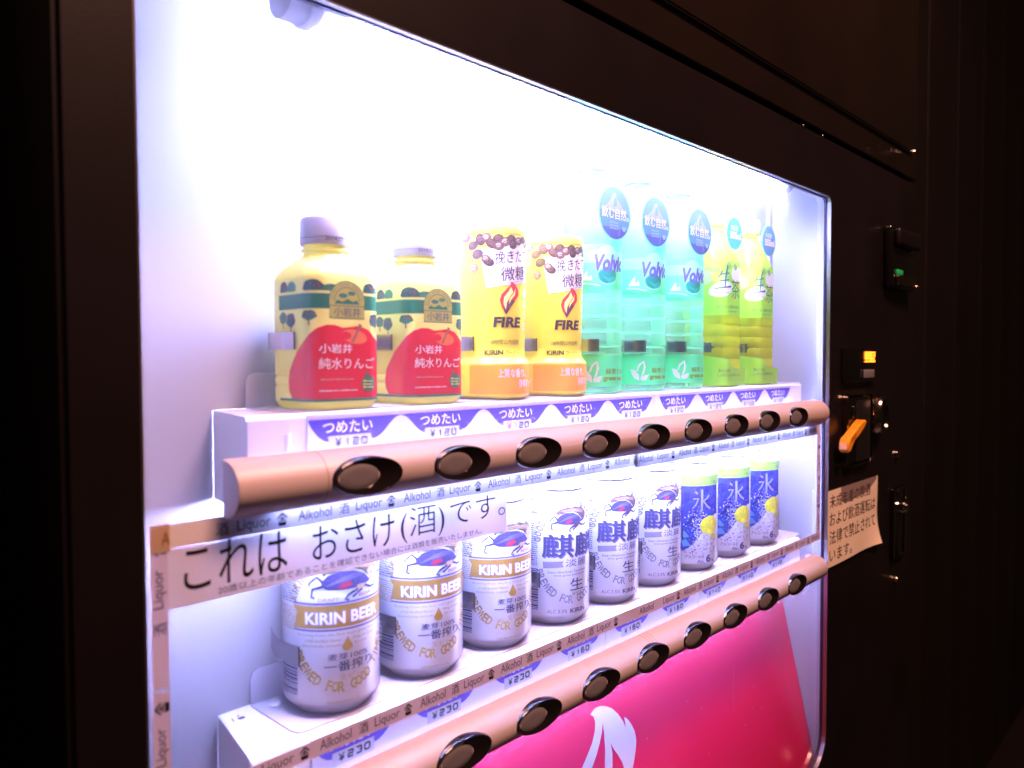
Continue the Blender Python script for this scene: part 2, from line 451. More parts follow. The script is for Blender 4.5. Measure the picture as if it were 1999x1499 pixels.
# wear on the outside of the window in front of the advertising panel
A = Art(); rnd = random.Random(21)
for k in range(70): A.ell(rnd.uniform(300, 1010), rnd.uniform(-535, -310), *(rnd.uniform(.15, .38),)*2, 'scuff', 0, 6)
A.stroke([(782, -345), (781, -372), (783, -398)], .22, 'scuff')
for k in range(14):
    x, z, a = rnd.uniform(420, 1000), rnd.uniform(-520, -320), rnd.uniform(-.6, 1.2); l = rnd.uniform(3, 14)
    A.stroke([(x, z), (x+l*math.cos(a)*.5, z+l*math.sin(a)*.5+.3), (x+l*math.cos(a), z+l*math.sin(a))], .13, 'scuff')
mat('scuff', (.55, .42, .46), .6)
part(A.build('window_wear', wrap_flat(0, G, 0)))['kind'] = 'stuff'
# lit cabinet
part(boxo('back_panel', 'white_panel', (XI0, XI1, BACK, BACK+.01, ZB-.02, .262)))
part(boxo('side_wall', 'white_panel', (XI1, XI1+.006, G+.0045, BACK+.01, ZB-.02, .262)))
part(boxo('side_wall', 'white_panel', (XI0-.006, XI0, G+.0045, BACK+.01, ZB-.02, .262)))
part(boxo('cabinet_ceiling', 'white_panel', (XI0-.006, XI1+.006, G+.0045, BACK+.01, .262, .268)))
part(boxo('corner_post', 'white_panel', (XI1-.0105, XI1-.0002, BACK-.006, BACK-.0002, -.03, .2618), bev=.001))
part(boxo('cabinet_housing', 'panel_black', (OX0+.0005, OX1-.0005, .4305, 1.10, OZ0, 1.0)))
# cavity: cut the window recess out of the housing
hs = bpy.data.objects['cabinet_housing']; bpy.data.meshes.remove(hs.data)
bm = bmesh.new()
x0, x1, z0, z1 = OX0+.0005, OX1-.0005, OZ0, 1.0
box(bm, x0, x1, .505, 1.10, z0, z1)
box(bm, x0, XI0-.0065, .4305, .5045, z0, z1)
box(bm, XI1+.0065, x1, .4305, .5045, z0, z1)
box(bm, XI0-.0060, XI1+.0060, .4305, .5045, .2690, z1)
box(bm, XI0-.0060, XI1+.0060, .4305, .5045, z0, ZB-.0205)
part(finish(bm, 'cabinet_housing', 'panel_black'))
# upper sign panel over the door gap
bm = bmesh.new()
box(bm, OX0, OX1, .3972, .430, .2935, .99, bev=.0015)
part(finish(bm, 'upper_panel', 'panel_black', smooth=True))
bm = bmesh.new()
box(bm, OX0+.03, 1.3520, .3925, .3968, .3335, .96, bev=.0012)
part(finish(bm, 'sign_board', 'panel_black', smooth=True))
bm = bmesh.new(); box(bm, OX0+.0290, 1.3538, .3938, .3966, .3318, .3333); box(bm, 1.3523, 1.3538, .3938, .3966, .3334, .96)
part(finish(bm, 'sign_edge', 'chrome_dark'))
part(boxo('door_gap', 'gap_black', (OX0+.001, OX1-.001, .412, .4295, .2876, .2934)))
for x, z in ((.935, .2862), (.995, .2862)):
    bm = bmesh.new(); lathe(bm, [(0, .0018), (.0012, .0016), (.0018, .0008)], 12); o = finish(bm, 'screw', 'chrome', smooth=True)
    o.rotation_euler = (PI/2, 0, 0); part(o); o.location = Vector((x, .3968, z))-VO
bm = bmesh.new(); lathe(bm, [(0, .003), (.0025, .0026), (.004, .0012)], 12); o = finish(bm, 'screw', 'chrome', smooth=True)
o.rotation_euler = (PI/2, 0, 0); part(o); o.location = Vector((1.3545, .3935, .3345))-VO

# fluorescent tubes
def tubes(name, x0, x1, y, z, r, m, hold, dark=0):
    bm = bmesh.new(); tube(bm, (x0+dark, y, z), (x1-dark*.4, y, z), r, 20)
    t_ = part(finish(bm, name, m, smooth=True))
    for s_, x in ((-1, x0), (1, x1)):
        bm = bmesh.new()
        if dark: tube(bm, (x, y, z), (x-s_*(dark if s_ < 0 else dark*.4)+s_*.0005, y, z), r, 20)
        tube(bm, (x, y, z), (x+s_*.006, y, z), r*1.02, 20); tube(bm, (x+s_*.004, y, z), (x+s_*.009, y, z), r*hold*1.12, 24); tube(bm, (x+s_*.009, y, z), (x+s_*.024, y, z), r*hold, 24)
        box(bm, min(x+s_*.008, x+s_*.020), max(x+s_*.008, x+s_*.020), y-r*.9, y+r*.9, z, z+.02)
        c = finish(bm, 'tube_holder', 'tube_holder', t_, True)
tubes('fluorescent_tube', .264, .912, .4205, .2190, .0115, 'tube_glow', 1.22, .022)
tubes('fluorescent_tube', .224, .975, .4126, -.0790, .0038, 'tube_glow_shelf', 1.2)
tubes('fluorescent_tube', .236, .990, .4126, -.2826, .0034, 'poster_fill_glow', 1.2)  # unseen tube, added to light the advertising panel from above

# shelves: tray, display stand film, price rails and tags
P = .0786
def shelf(zs, prices, strips, upper):
    bm = bmesh.new()      # open-bottomed tray, slightly wider at the back, rounded front edge
    f0, b0, f1, b1 = .2135, .226, .985, 1.012
    yf, yb, t = .4174, .4885, .0012
    top = [(f0, yf+.003, zs), (f1, yf+.003, zs), (b1, yb, zs), (b0, yb, zs)]
    def quad(pts, mi=0): F = bm.faces.new([bm.verts.new(p_) for p_ in pts]); F.material_index = mi
    quad(top)
    quad([(f0, yf+.003, zs), (f0, yf+.0009, zs-.0009), (f1, yf+.0009, zs-.0009), (f1, yf+.003, zs)])
    quad([(f0, yf+.0009, zs-.0009), (f0, yf, zs-.003), (f1, yf, zs-.003), (f1, yf+.0009, zs-.0009)])
    quad([(f0, yf, zs-.003), (f0, yf, zs-.034), (f1, yf, zs-.034), (f1, yf, zs-.003)])
    quad([(f0, yf, zs-.034), (f0, yf-.0055, zs-.036), (f1, yf-.0055, zs-.036), (f1, yf, zs-.034)])
    quad([(f0, yf-.0055, zs-.036), (f0, yf-.0055, zs-.041), (f1, yf-.0055, zs-.041), (f1, yf-.0055, zs-.036)])
    dz = .058
    quad([(b0, yb, zs), (f0, yf+.003, zs), (f0, yf+.003, zs-dz), (b0, yb, zs-dz)])
    quad([(b1, yb, zs), (f1, yf+.003, zs), (f1, yf+.003, zs-dz), (b1, yb, zs-dz)])
    quad([(f0, yf+.003, zs), (f0, yf, zs-.003), (f0, yf, zs-dz), (f0, yf+.003, zs-dz)])
    bmesh.ops.remove_doubles(bm, verts=bm.verts[:], dist=1e-6)
    tr = part(finish(bm, 'shelf_tray', 'white_tray'))
    # L-shaped display stand behind and under the drinks
    bm = bmesh.new(); zb = zs+.0010
    x0, x1 = .2475, 1.006
    o_ = [(x0, .4250+.008), (x0+.002, .4268), (x0+.008, .4250), (x1-.008, .4250), (x1-.002, .4268), (x1, .433), (x1, .4845), (x0, .4845)]
    lo = [bm.verts.new((x, y, zs+.0002)) for x, y in o_]; hi = [bm.verts.new((x, y, zb)) for x, y in o_]
    bm.faces.new(lo[::-1]); bm.faces.new(hi)
    for k in range(len(o_)): bm.faces.new((lo[k], lo[(k+1) % len(o_)], hi[(k+1) % len(o_)], hi[k]))
    hh = .0245; r = .006
    o_ = [(x0, zb), (x1, zb), (x1, zs+hh-r), (x1-.0018, zs+hh-.0018), (x1-r, zs+hh), (x0+r, zs+hh), (x0+.0018, zs+hh-.0018), (x0, zs+hh-r)]
    lo = [bm.verts.new((x, .4848, z)) for x, z in o_]; hi = [bm.verts.new((x, .4858, z)) for x, z in o_]
    bm.faces.new(lo); bm.faces.new(hi[::-1])
    for k in range(len(o_)): bm.faces.new((lo[k], hi[k], hi[(k+1) % len(o_)], lo[(k+1) % len(o_)]))
    st = part(finish(bm, 'display_stand', 'stand_film'))
    bm = bmesh.new(); lathe(bm, [(0, .0042), (.0006, .0042), (.0012, .0030), (.0013, .0010)], 16)
    s2 = finish(bm, 'rivet', 'white_tray', smooth=True); s2.parent = st; s2.location = (x0+.012, .474, zb)
    # printed price rail with one tag per drink
    rail = None
    for (xa, xb, k0, k1) in strips:
        bm = bmesh.new(); box(bm, xa, xb, yf-.0020, yf-.0004, zs-.0335, zs-.0012)
        rail = part(finish(bm, 'price_rail', 'tag_sheet'))
        for k in range(k0, k1):
            A = Art(); R_ = (k == k1-1); L_ = (k == k0)
            top_z = -4.4
            rs = [(38.5, -5.0), (36.5, -5.3), (33.5, -6.8), (30.0, -9.8), (26.5, -13.4), (22.5, -16.6), (19, -18.4), (16, -19.2)]
            lf = [(-x, z) for x, z in rs]
            if L_: lf = [(-32.6, -4.4), (-32.0, -6.5), (-29.5, -10.5), (-25.5, -15.2), (-21.5, -18), (-16, -19.2)]
            if R_: rs = [(32.6, -4.4), (30.5, -7.5), (26.0, -12.5), (22.5, -16.0), (19, -17.4), (16, -17.8)]
            pl = ([(38.9, top_z)] if not R_ else [])+rs+lf[::-1]+([(-38.9, top_z)] if not L_ else [])
            A.poly(pl, 'purple_print', 0)
            A.text('つめたい', -22, 15.5, -13.4, -5.8, 'white_print', 1, bold=.035)
            A.rect(-18, 14.5, -24.4, -15.2, 'price_paper', 2)
            yy = prices[k]
            A.text('¥', -13.4, -8.6, -22.2, -16.8, 'red_print' if (upper and k == 2) else 'black_print', 3, bold=.02)
            A.digits(yy, -6.8, 12.9, -22.2, -16.8, 1.35, 'black_print', 3)
            t_ = A.build('price_tag', wrap_flat(0, yf-.0021, zs), rail); t_.location = (.2846+P*k, 0, 0)
            if upper and k in (3, 4):
                B = Art(); B.poly([(-18, -29.6), (16, -29.0), (14, -26.9), (-6, -27.4)], 'poster_magenta')
                t2 = B.build('pink_sticker', wrap_flat(0, yf-.0021, zs), rail); t2.location = (.2846+P*k, 0, 0)
    # slot punched in the blank left part of the rail
    bm = bmesh.new(); box(bm, .2375, .2405, yf-.0022, yf-.0005, zs-.0235, zs-.0115, bev=.0008)
    part(finish(bm, 'rail_hook', 'white_tray', smooth=True))
    # spring clips that hold each drink
    return tr
ROW = .2036
shelf(-.0330, ['120']*7+['150']*2, ((.2520, .6345, 0, 5), (.6358, .9500, 5, 9)), True)
shelf(-.0330-ROW, ['230']*3+['160']*3+['140']*3, ((.2520, .5555, 0, 4), (.5568, .7200, 4, 6), (.7215, .9500, 6, 9)), False)
# number sticker on the lower tray's corner
A = Art(); A.poly([(0, 0), (22, 0), (24, 26), (3, 26)], 'white_print'); A.stroke([(5.5, 10), (6.8, 16)], .8, 'grey_print', 1)
A.ell(11.5, 12, 2.6, 2.0, 'grey_print', 1); A.stroke([(10.5, 15), (12.2, 17.5)], .9, 'grey_print', 1)
part(A.build('tray_sticker', lambda u, v, o: (.2235+u/1000, .4615+v/1000, -.2366+.0001+o)))

def strap(pts, z0, z1, parent, t=.0009):
    bm = bmesh.new(); n = len(pts); R_ = []
    for i, (x, y) in enumerate(pts):
        a = pts[max(0, i-1)]; b = pts[min(n-1, i+1)]; dx, dy = b[0]-a[0], b[1]-a[1]; l = math.hypot(dx, dy)
        nx, ny = -dy/l*t/2, dx/l*t/2
        R_.append([bm.verts.new((x+nx, y+ny, z0)), bm.verts.new((x-nx, y-ny, z0)), bm.verts.new((x-nx, y-ny, z1)), bm.verts.new((x+nx, y+ny, z1))])
    for i in range(n-1):
        for k in range(4): bm.faces.new((R_[i][k], R_[i][(k+1) % 4], R_[i+1][(k+1) % 4], R_[i+1][k]))
    bm.faces.new(R_[0][::-1]); bm.faces.new(R_[-1])
    return finish(bm, 'spring_clip', 'clip_steel', parent, True)
CLIPM = {}
def clip(X, Y, z0, z1, R, square=False, arc=20):
    key = (z0, z1, R, square, round(Y, 4))
    for s_ in (-1, 1):
        pts = []
        if square:
            pts = [(.020, .0390), (.0250, .030), (R+.003, .021), (R+.0024, .004), (R+.0020, .0035), (R+.0006, -.0075), (R+.0014, -.0085)]
        else:
            pts = [(R*.80, BACK-Y-.0005), (R*.93, .026), (R+.0016, .012)]
            for a in range(0, arc+1, 4):
                t_ = math.radians(a); pts.append(((R+.0014)*math.cos(t_), -(R+.0014)*math.sin(t_)))
            pts.append((pts[-1][0]+.0008, pts[-1][1]-.0014))
        o = strap([(s_*x, y) for x, y in pts], z0, z1, None)
        part(o); o.location = Vector((X, Y, 0))-VO

# selection bars with buttons
BR, BY = .0165, .4040
BD = .0180   # half height, and half depth of the bar's front
def bar(zc, x0, x1, seams):
    bm = bmesh.new(); n = 28; prof = []
    for k in range(n+1):
        t = -PI/2+PI*k/n; prof.append((BY-BD*math.cos(t), zc+BR*math.sin(t)))
    prof = [(G-.0002, zc-BR)]+[q for q in prof if q[0] < G-.0004]+[(G-.0002, zc+BR)]
    xs = [x0, x0+.0012, x1-.0012, x1]; rows = []
    for i, x in enumerate(xs):
        sc = .97 if i in (0, 3) else 1
        rows.append([bm.verts.new((x, BY+(y-BY)*sc if 0 < j < len(prof)-1 else y, zc+(z-zc)*sc)) for j, (y, z) in enumerate(prof)])
    for a, b in zip(rows, rows[1:]):
        for j in range(len(prof)-1): bm.faces.new((a[j], a[j+1], b[j+1], b[j]))
    for r_w in (rows[0], rows[-1]):
        f = bm.faces.new(r_w); f.material_index = 1
    for x in seams:
        for q in (0,):
            R_ = [[bm.verts.new((x+dx, BY+(y-BY)*1.004, zc+(z-zc)*1.004)) for (y, z) in prof[1:-1]] for dx in (0, .0005)]
            for j in range(len(R_[0])-1):
                f = bm.faces.new((R_[0][j], R_[0][j+1], R_[1][j+1], R_[1][j])); f.material_index = 2
    b_ = part(finish(bm, 'selection_bar', ['bar_bronze', 'bar_cap', 'bar_seam'], smooth=True))
    return b_
mat('bar_seam', (.30, .19, .16), .5, metal=.3)
def button_mesh():
    bm = bmesh.new(); n = 48
    def ringv(cx, rx, rz, h): return [bm.verts.new((cx+rx*math.cos(2*PI*k/n), -h, rz*math.sin(2*PI*k/n))) for k in range(n)]
    rs = [ringv(0, .0262, .0120, -.0065), ringv(0, .0262, .0120, .0002), ringv(0, .0256, .0114, .0015), ringv(-.0003, .0248, .0108, .0018), ringv(-.0006, .0238, .0101, .0012),
          ringv(-.0066, .0152, .0082, .0006), ringv(-.0067, .0148, .0079, .0003), ringv(-.0067, .0138, .0074, .0007), ringv(-.0067, .0075, .0040, .0009)]
    for i in range(len(rs)-1):
        for k in range(n):
            f = bm.faces.new((rs[i][k], rs[i][(k+1) % n], rs[i+1][(k+1) % n], rs[i+1][k])); f.material_index = 1 if i >= 6 else 0
    f = bm.faces.new(rs[-1]); f.material_index = 1
    return bm
bt0 = None
for zc, seams in ((-.0712, (.2475, .5935)), (-.0718-ROW, (.5925, .5975, .6025))):
    b_ = bar(zc, .1925, 1.0005, seams)
    for k in range(9):
        if bt0 is None: bt0 = finish(button_mesh(), 'button', ['button_black', 'button_lens'], b_, True); o = bt0
        else: o = bt0.copy(); COL.objects.link(o); o.parent = b_
        o.location = (.276+P*k, BY-BD+.0005, zc)

# advertising panel: tilted sheet from under the lower tray to the foot of the window
a0, b0 = Vector((0, .4700, -.3200)), Vector((0, .4140, -.5680)); dr = (b0-a0).normalized(); nrm = Vector((0, dr.z, -dr.y))
bm = bmesh.new()
q = [Vector((XI0+.001, 0, 0))+a0, Vector((XI1-.0005, 0, 0))+a0, Vector((XI1-.0005, 0, 0))+b0, Vector((XI0+.001, 0, 0))+b0]
A_ = [bm.verts.new(p_) for p_ in q]; B_ = [bm.verts.new(p_-nrm*.002) for p_ in q]
bm.faces.new(A_); bm.faces.new(B_[::-1])
for k in range(4): bm.faces.new((A_[k], B_[k], B_[(k+1) % 4], A_[(k+1) % 4]))
adv = part(finish(bm, 'advert_panel', 'poster_magenta'))
pa = Vector((0, .4629, -.3526)); t0 = (pa-a0).dot(dr)
if nrm.y > 0: nrm = -nrm
def on_ad(u, v, o):
    p_ = a0+dr*(t0+v/1000-.0055)+nrm*(.0002+o); return (u/1000-.0035, p_.y, p_.z)
F_ = Art()
F_.poly([(597, 7), (606, 3.5), (615, 4), (624, 7.5), (632, 12), (640, 20), (646.5, 30), (648.5, 37), (649.5, 32), (649.3, 26.3), (654, 30), (659, 37), (662.5, 45), (662.5, 54), (659, 62), (654, 70), (649, 77), (645, 92), (632, 100),
         (634, 85), (635, 74), (633.5, 66), (629, 57), (624, 49.5), (620.8, 42), (621, 52), (618, 63), (613, 76), (608, 90), (597, 98), (600, 80), (606, 60), (611, 45), (613.5, 30), (614.2, 20), (610.5, 28), (604, 37), (597, 45), (588, 53), (577, 64), (569, 76), (564, 92), (548, 98), (551, 80), (560, 62), (571, 50), (583, 41), (593, 33), (600, 24), (603, 16), (602, 10)], 'poster_white')
F_.build('flame_logo', on_ad, adv)

# ------------------------------------------------------------------ coin side
def pb(name, m, dims, bev=.002): return part(boxo(name, m, dims, bev=bev))
def hang(o, p_): o.parent = p_; return o
# bill slot
b_ = pb('bill_slot', 'slot_black', (1.228, 1.345, .384, .3965, .106, .201), .005)
hang(boxo('slot_mouth', 'chrome_dark', (1.245, 1.338, .378, .3838, .111, .126), bev=.002), b_)
hang(boxo('slot_light', 'led_green', (1.246, 1.270, .3800, .3838, .1275, .1345), bev=.001), b_)
hang(boxo('slot_hood', 'frame_black', (1.236, 1.340, .374, .3838, .170, .196), bev=.004), b_)
bm = bmesh.new(); tube(bm, (1.330, .3795, .1125), (1.330, .3755, .1125), .0035, 12); hang(finish(bm, 'slot_screw', 'chrome', smooth=True), b_)
bm = bmesh.new(); tube(bm, (1.229, .390, .2012), (1.240, .386, .2012), .0012, 8); hang(finish(bm, 'slot_edge', 'chrome', smooth=True), b_)
# price display
b_ = pb('price_display', 'slot_black', (1.066, 1.192, .3935, .3965, -.0325, .0145), .001)
bm = bmesh.new()
pat = ["1110111011101", "1010101010001", "1010101010011", "1010101010010", "1110111011110", "0010001010010", "1110111011101"]
for r0, row in enumerate(pat):
    for c0, ch in enumerate(row):
        if ch == '1': box(bm, 1.1475+c0*.00315, 1.1502+c0*.00315, .3925, .3934, .0072-r0*.0022, .0090-r0*.0022)
hang(finish(bm, 'led_digits', 'led_orange'), b_)
hang(boxo('display_button', 'button_lens', (1.140, 1.180, .3905, .3934, -.029, -.017), bev=.001), b_)
hang(boxo('display_edge', 'chrome_dark', (1.068, 1.190, .3915, .3934, -.0342, -.0328)), b_)
# coin mechanism
b_ = pb('coin_plate', 'slot_black', (1.072, 1.170, .3900, .3966, -.1500, -.0510), .006)
bm = bmesh.new()
o_ = rr(1.0712, 1.1708, -.1512, -.0498, (.009,)*4, 6); i_ = rr(1.0735, 1.1685, -.1489, -.0521, (.007,)*4, 6)
Aq = [bm.verts.new((x, .3892, z)) for x, z in o_]; Bq = [bm.verts.new((x, .3884, z)) for x, z in i_]; Cq = [bm.verts.new((x, .3962, z)) for x, z in o_]; Dq = [bm.verts.new((x, .3905, z)) for x, z in i_]
for k in range(len(o_)):
    j = (k+1) % len(o_)
    for X_, Y_ in ((Cq, Aq), (Aq, Bq), (Bq, Dq)): bm.faces.new((X_[k], X_[j], Y_[j], Y_[k]))
hang(finish(bm, 'plate_rim', 'chrome_dark', smooth=True), b_)
hang(boxo('coin_opening', 'chrome_dark', (1.089, 1.098, .3880, .3898, -.083, -.066), bev=.0008), b_)
hang(boxo('coin_chute', 'gap_black', (1.105, 1.160, .3890, .3899, -.146, -.060), bev=.0003), b_)
# return lever: tapered, bent blade
L_ = Art(); L_.poly([(1091, -128), (1096, -133), (1102, -131), (1107, -122), (1118, -116), (1136, -109), (1152, -101), (1163, -95), (1164, -91), (1156, -90), (1142, -95), (1124, -103), (1110, -109), (1098, -113), (1092, -119)], 'lever_orange')
bm = bmesh.new(); lv = [(x*.952/1000, z*.952/1000) for x, z in L_.p[0][0]]
fr = [bm.verts.new((x, .3760, z)) for x, z in lv]; bk = [bm.verts.new((x, .3880, z)) for x, z in lv]
bm.faces.new(fr); bm.faces.new(bk[::-1])
for k in range(len(lv)): bm.faces.new((fr[k], bk[k], bk[(k+1) % len(lv)], fr[(k+1) % len(lv)]))
bmesh.ops.bevel(bm, geom=[e for e in bm.edges if all(abs(v.co.y-.376) < 1e-6 for v in e.verts)], offset=.0015, segments=3, affect='EDGES')
lvo = hang(finish(bm, 'return_lever', 'lever_orange', smooth=True), b_)
T_ = Art(); T_.text('返却', 1050, 1067, -114, -105.5, 'stem_brown', 0, slope=5); T_.build('lever_lettering', lambda u, v, o: (u/1000, .3758-o, v/1000), lvo)
# coin return knob
bm = bmesh.new(); lathe(bm, [(0, .0300), (.004, .0300), (.012, .0285), (.015, .0262), (.0155, .0235), (.0120, .0215), (.0118, .004)], 40, mis=[0, 0, 0, 0, 1, 1, 1])
o = finish(bm, 'coin_knob', ['chrome_dark', 'slot_black'], smooth=True); o.rotation_euler = (PI/2, 0, 0); part(o); o.location = Vector((1.198, .3968, -.085))-VO; o.scale = (.72, 1, 1)
# coin value rings with raised dots
A = Art()
for k in range(4):
    A.ringo(1112+k*14.2, -160.5-.0*k, 7.2, 7.4, 1.4, 'chrome_dark')
    A.text('¥', 1109+k*14.2, 1115+k*14.2, -163.5, -157.5, 'chrome_dark')
for k in range(4):
    for dx, dz in ((-14-3.2*k, -2-1.5*k), (57+3*k, 1+1.2*k)): A.ell(1112+dx, -160+dz, .8, .8, 'chrome', 0, 8)
part(A.build('coin_guide', wrap_flat(0, .3966, 0)))
# lock handle
b_ = pb('lock_handle', 'slot_black', (1.276, 1.334, .3915, .3965, -.322, -.206), .004)
for x in (1.277, 1.331):
    bm = bmesh.new(); tube(bm, (x, .3905, -.316), (x, .3905, -.212), .0011, 8); hang(finish(bm, 'handle_edge', 'chrome', smooth=True), b_)
bm = bmesh.new(); tube(bm, (1.276, .3890, -.2100), (1.290, .3890, -.2080), .0022, 8); hang(finish(bm, 'handle_corner', 'chrome', smooth=True), b_)
bm = bmesh.new(); tube(bm, (1.308, .3912, -.238), (1.308, .3820, -.238), .0105, 24); tube(bm, (1.308, .3818, -.238), (1.308, .3800, -.238), .0075, 24)
hang(finish(bm, 'lock_cylinder', 'chrome', smooth=True), b_)
for z, r in ((-.1535, .0065), (-.3540, .0045)):
    bm = bmesh.new(); lathe(bm, [(0, r), (.004, r), (.006, r*.7), (.0062, r*.2)], 20)
    o = finish(bm, 'keyhole_lock', 'chrome_dark' if z < -.3 else 'chrome', smooth=True); o.rotation_euler = (PI/2, 0, 0); part(o); o.location = Vector((1.3, .3968, z))-VO

# ================================================================== STICKERS
def liquor_tape(art, x0, x1, zc, first, skip=0, vertical=False, tail=None):
    """repeating line of print: pot symbol, Alkohol, 酒, Liquor (mm)"""
    T = 79.3
    def put(kind, a, b):
        if a < x0 or b > x1: return
        if kind == 'icon': symbol(art, (a+b)/2, zc, vertical)
        elif vertical:
            h = {'Alkohol': 7, '酒': 7, 'Liquor': 7.4}[kind]
            art.text(kind, zc-h/2, zc+h/2, a, b, 'grey_print', 1, bold=.006, rot=1)
        else:
            lo, hi = {'Alkohol': (-2.9, 3.5), '酒': (-3.3, 3.6), 'Liquor': (-4.4, 3.5)}[kind]
            art.text(kind, a, b, zc+lo, zc+hi, 'grey_print' if kind != '酒' else 'black_print', 1, bold=.004)
    k = first-T
    while k < x1:
        for kind, a, b in (('icon', -3.3, 3.3), ('Alkohol', 10.5, 33.6), ('酒', 39.4, 46.4), ('Liquor', 51.5, 72)): put(kind, k+a, k+b)
        k += T
def symbol(art, c, zc, vertical):
    M = (lambda x, y: (zc-y, c+x)) if vertical else (lambda x, y: (c+x, zc+y))
    P_ = lambda pts: art.poly([M(x, y) for x, y in pts], 'black_print', 1)
    P_([(-3.6, .6), (-.6, 3.6), (.6, 3.6), (3.6, .6), (3.0, .2), (0, 2.6), (-3.0, .2)])
    P_([(-1.8, .9), (1.8, .9), (1.8, .2), (-1.8, .2)]); P_([(-.4, 2), (.4, 2), (.4, -1), (-.4, -1)])
    P_([(-2.4, -.4), (2.4, -.4), (2.4, -1.1), (-2.4, -1.1)])
    P_([(-2.8, -1.6), (2.8, -1.6), (2.2, -4.0), (-2.2, -4.0)])
def sticker(name, m, x0, x1, z0, z1, art, label, cat, group, y=G, th=.00022, lift=0):
    root = thing(name, label, cat, (x0, y-.0003-lift, z0), group)
    bm = bmesh.new(); bm.faces.new([bm.verts.new(p_) for p_ in ((0, -th, 0), (x1-x0, -th, 0), (x1-x0, -th, z1-z0), (0, -th, z1-z0))]); finish(bm, 'tape_base' if cat == 'tape' else 'sheet', m, root)
    if art: art.build('lettering', lambda u, v, o: (u/1000-x0, -th-o, v/1000-z0), root)
    return root
gt = 'printed liquor tapes stuck on the window'
A = Art(); liquor_tape(A, 163, 592, -93.2, 228)
sticker('printed_tape', 'sticker_upper', .1530, .5925, -.0992, -.0860, A, 'printed liquor tape under the upper button bar, its left half', 'tape', gt)
A = Art(); A.text('Alkohol', 594, 617, -97.5, -90.5, 'grey_print', 1, bold=.004); liquor_tape(A, 625, 1016, -94.4, 652.8)
sticker('printed_tape', 'sticker_upper', .5870, 1.0170, -.1010, -.0878, A, 'printed liquor tape under the upper button bar, its right half', 'tape', gt, lift=.0003)
A = Art(); liquor_tape(A, 165, 588, -237.4, 240.8)
sticker('printed_tape', 'sticker_pink', .1620, .5900, -.2430, -.2324, A, 'printed liquor tape below the beer cans, its left half', 'tape', gt)
A = Art(); A.text('Alkohol', 595, 619, -240.4, -234.2, 'grey_print', 1, bold=.01); liquor_tape(A, 625, 1020, -237.4, 663.3)
sticker('printed_tape', 'sticker_pink', .5850, 1.0215, -.2432, -.2322, A, 'printed liquor tape below the citrus cans, its right half', 'tape', gt, lift=.0003)
A = Art(); symbol(A, -91.5, 157.3, True)
def vt(art, z0, z1, icons):
    for ic in icons:
        symbol(art, ic, 157.3, True)
        for kind, a, b in (('Liquor', ic-31, ic-10.5), ('酒', ic-45, ic-38.5), ('Alkohol', ic-75, ic-51)):
            if a > z0 and b < z1: art.text(kind, 153.8, 160.8, a, b, 'grey_print', 1, bold=.006, rot=1)
A = Art(); vt(A, -172.5, -98, (-98.5,))
sticker('printed_tape', 'sticker_pink', .1527, .1617, -.1720, -.0994, A, 'upper vertical printed tape down the left edge of the window', 'tape', gt)
A = Art(); vt(A, -330, -172, (-182.0, -261.0))
sticker('printed_tape', 'sticker_pink', .1526, .1617, -.3300, -.1735, A, 'lower vertical printed tape down the left edge of the window', 'tape', gt)
A = Art()
for ic in (-118, -197):
    symbol(A, ic, 1014, True)
    for kind, a, b in (('Liquor', ic-31, ic-10.5), ('酒', ic-45, ic-38.5), ('Alkohol', ic-75, ic-51)):
        if b < -100 and a > -240: A.text(kind, 1010, 1018, a, b, 'grey_print', 1, bold=.006, rot=1)
sticker('printed_tape', 'sticker_pink', 1.0075, 1.0200, -.2330, -.1015, A, 'vertical printed tape down the right edge of the window', 'tape', gt)
A = Art(); A.text('A', 158.5, 162.8, -96.5, -89.5, 'stem_brown', 1)
sticker('corner_tape', 'tape_beige', .1524, .1629, -.1002, -.0852, A, 'small beige tape square at the upper left tape corner', 'tape', None, lift=.0005)
# big liquor label
A = Art()
A.text('これは', 170.0, 231.0, -123.6, -99.0, 'black_print', 1, bold=0, res=6)
A.text('おさけ', 247.8, 309.6, -122.6, -101.2, 'black_print', 1, bold=-.004, res=6)
A.text('(酒)', 315.0, 353.6, -123.8, -100.2, 'black_print', 1, bold=-.008, res=6)
A.text('です。', 359.0, 415.0, -118.4, -101.2, 'black_print', 1, bold=-.006, res=6)
A.text('20歳以上の年齢であることを確認できない場合には酒類を販売いたしません。', 188.5, 390.5, -129.0, -124.6, 'grey_print', 1, bold=0)
sticker('liquor_label', 'sticker_white', .1617, .4170, -.1312, -.0996, A, 'long white label with large black writing in front of the gold banded cans', 'label', None)
# notice on the coin side (curled at its lower right corner)
root = thing('notice_sheet', 'cream paper notice with four lines of writing taped below the coin plate', 'notice', (1.0205, .3955, -.280))
def curl(x, z):
    q = max(0, (x-.11)/.09)*max(0, (.05-z)/.05); return -.0006-.011*q*q-.0015*math.sin(x*22)*max(0, (.09-z)/.09)
bm = bmesh.new(); nx, nz = 28, 16; gr = []
for j in range(nz+1):
    gr.append([bm.verts.new((.1915*i/nx, curl(.1915*i/nx, .1025*j/nz), .1025*j/nz+.002*(i/nx-.5)*(1-j/nz))) for i in range(nx+1)])
for j in range(nz):
    for i in range(nx): bm.faces.new((gr[j][i], gr[j][i+1], gr[j+1][i+1], gr[j+1][i]))
finish(bm, 'sheet', 'note_paper', root, 'keep')
A = Art()
for t_, a, b, z0, z1 in (('未成年者の飲酒', 6, 160, 78, 96), ('および飲酒運転は', 6, 182, 54, 73), ('法律で禁止されて', 6, 182, 29, 48), ('います。', 6, 84, 6, 23)):
    A.text(t_, a, b, z0, z1, 'brown_print', 1, bold=.004, slope=-.5)
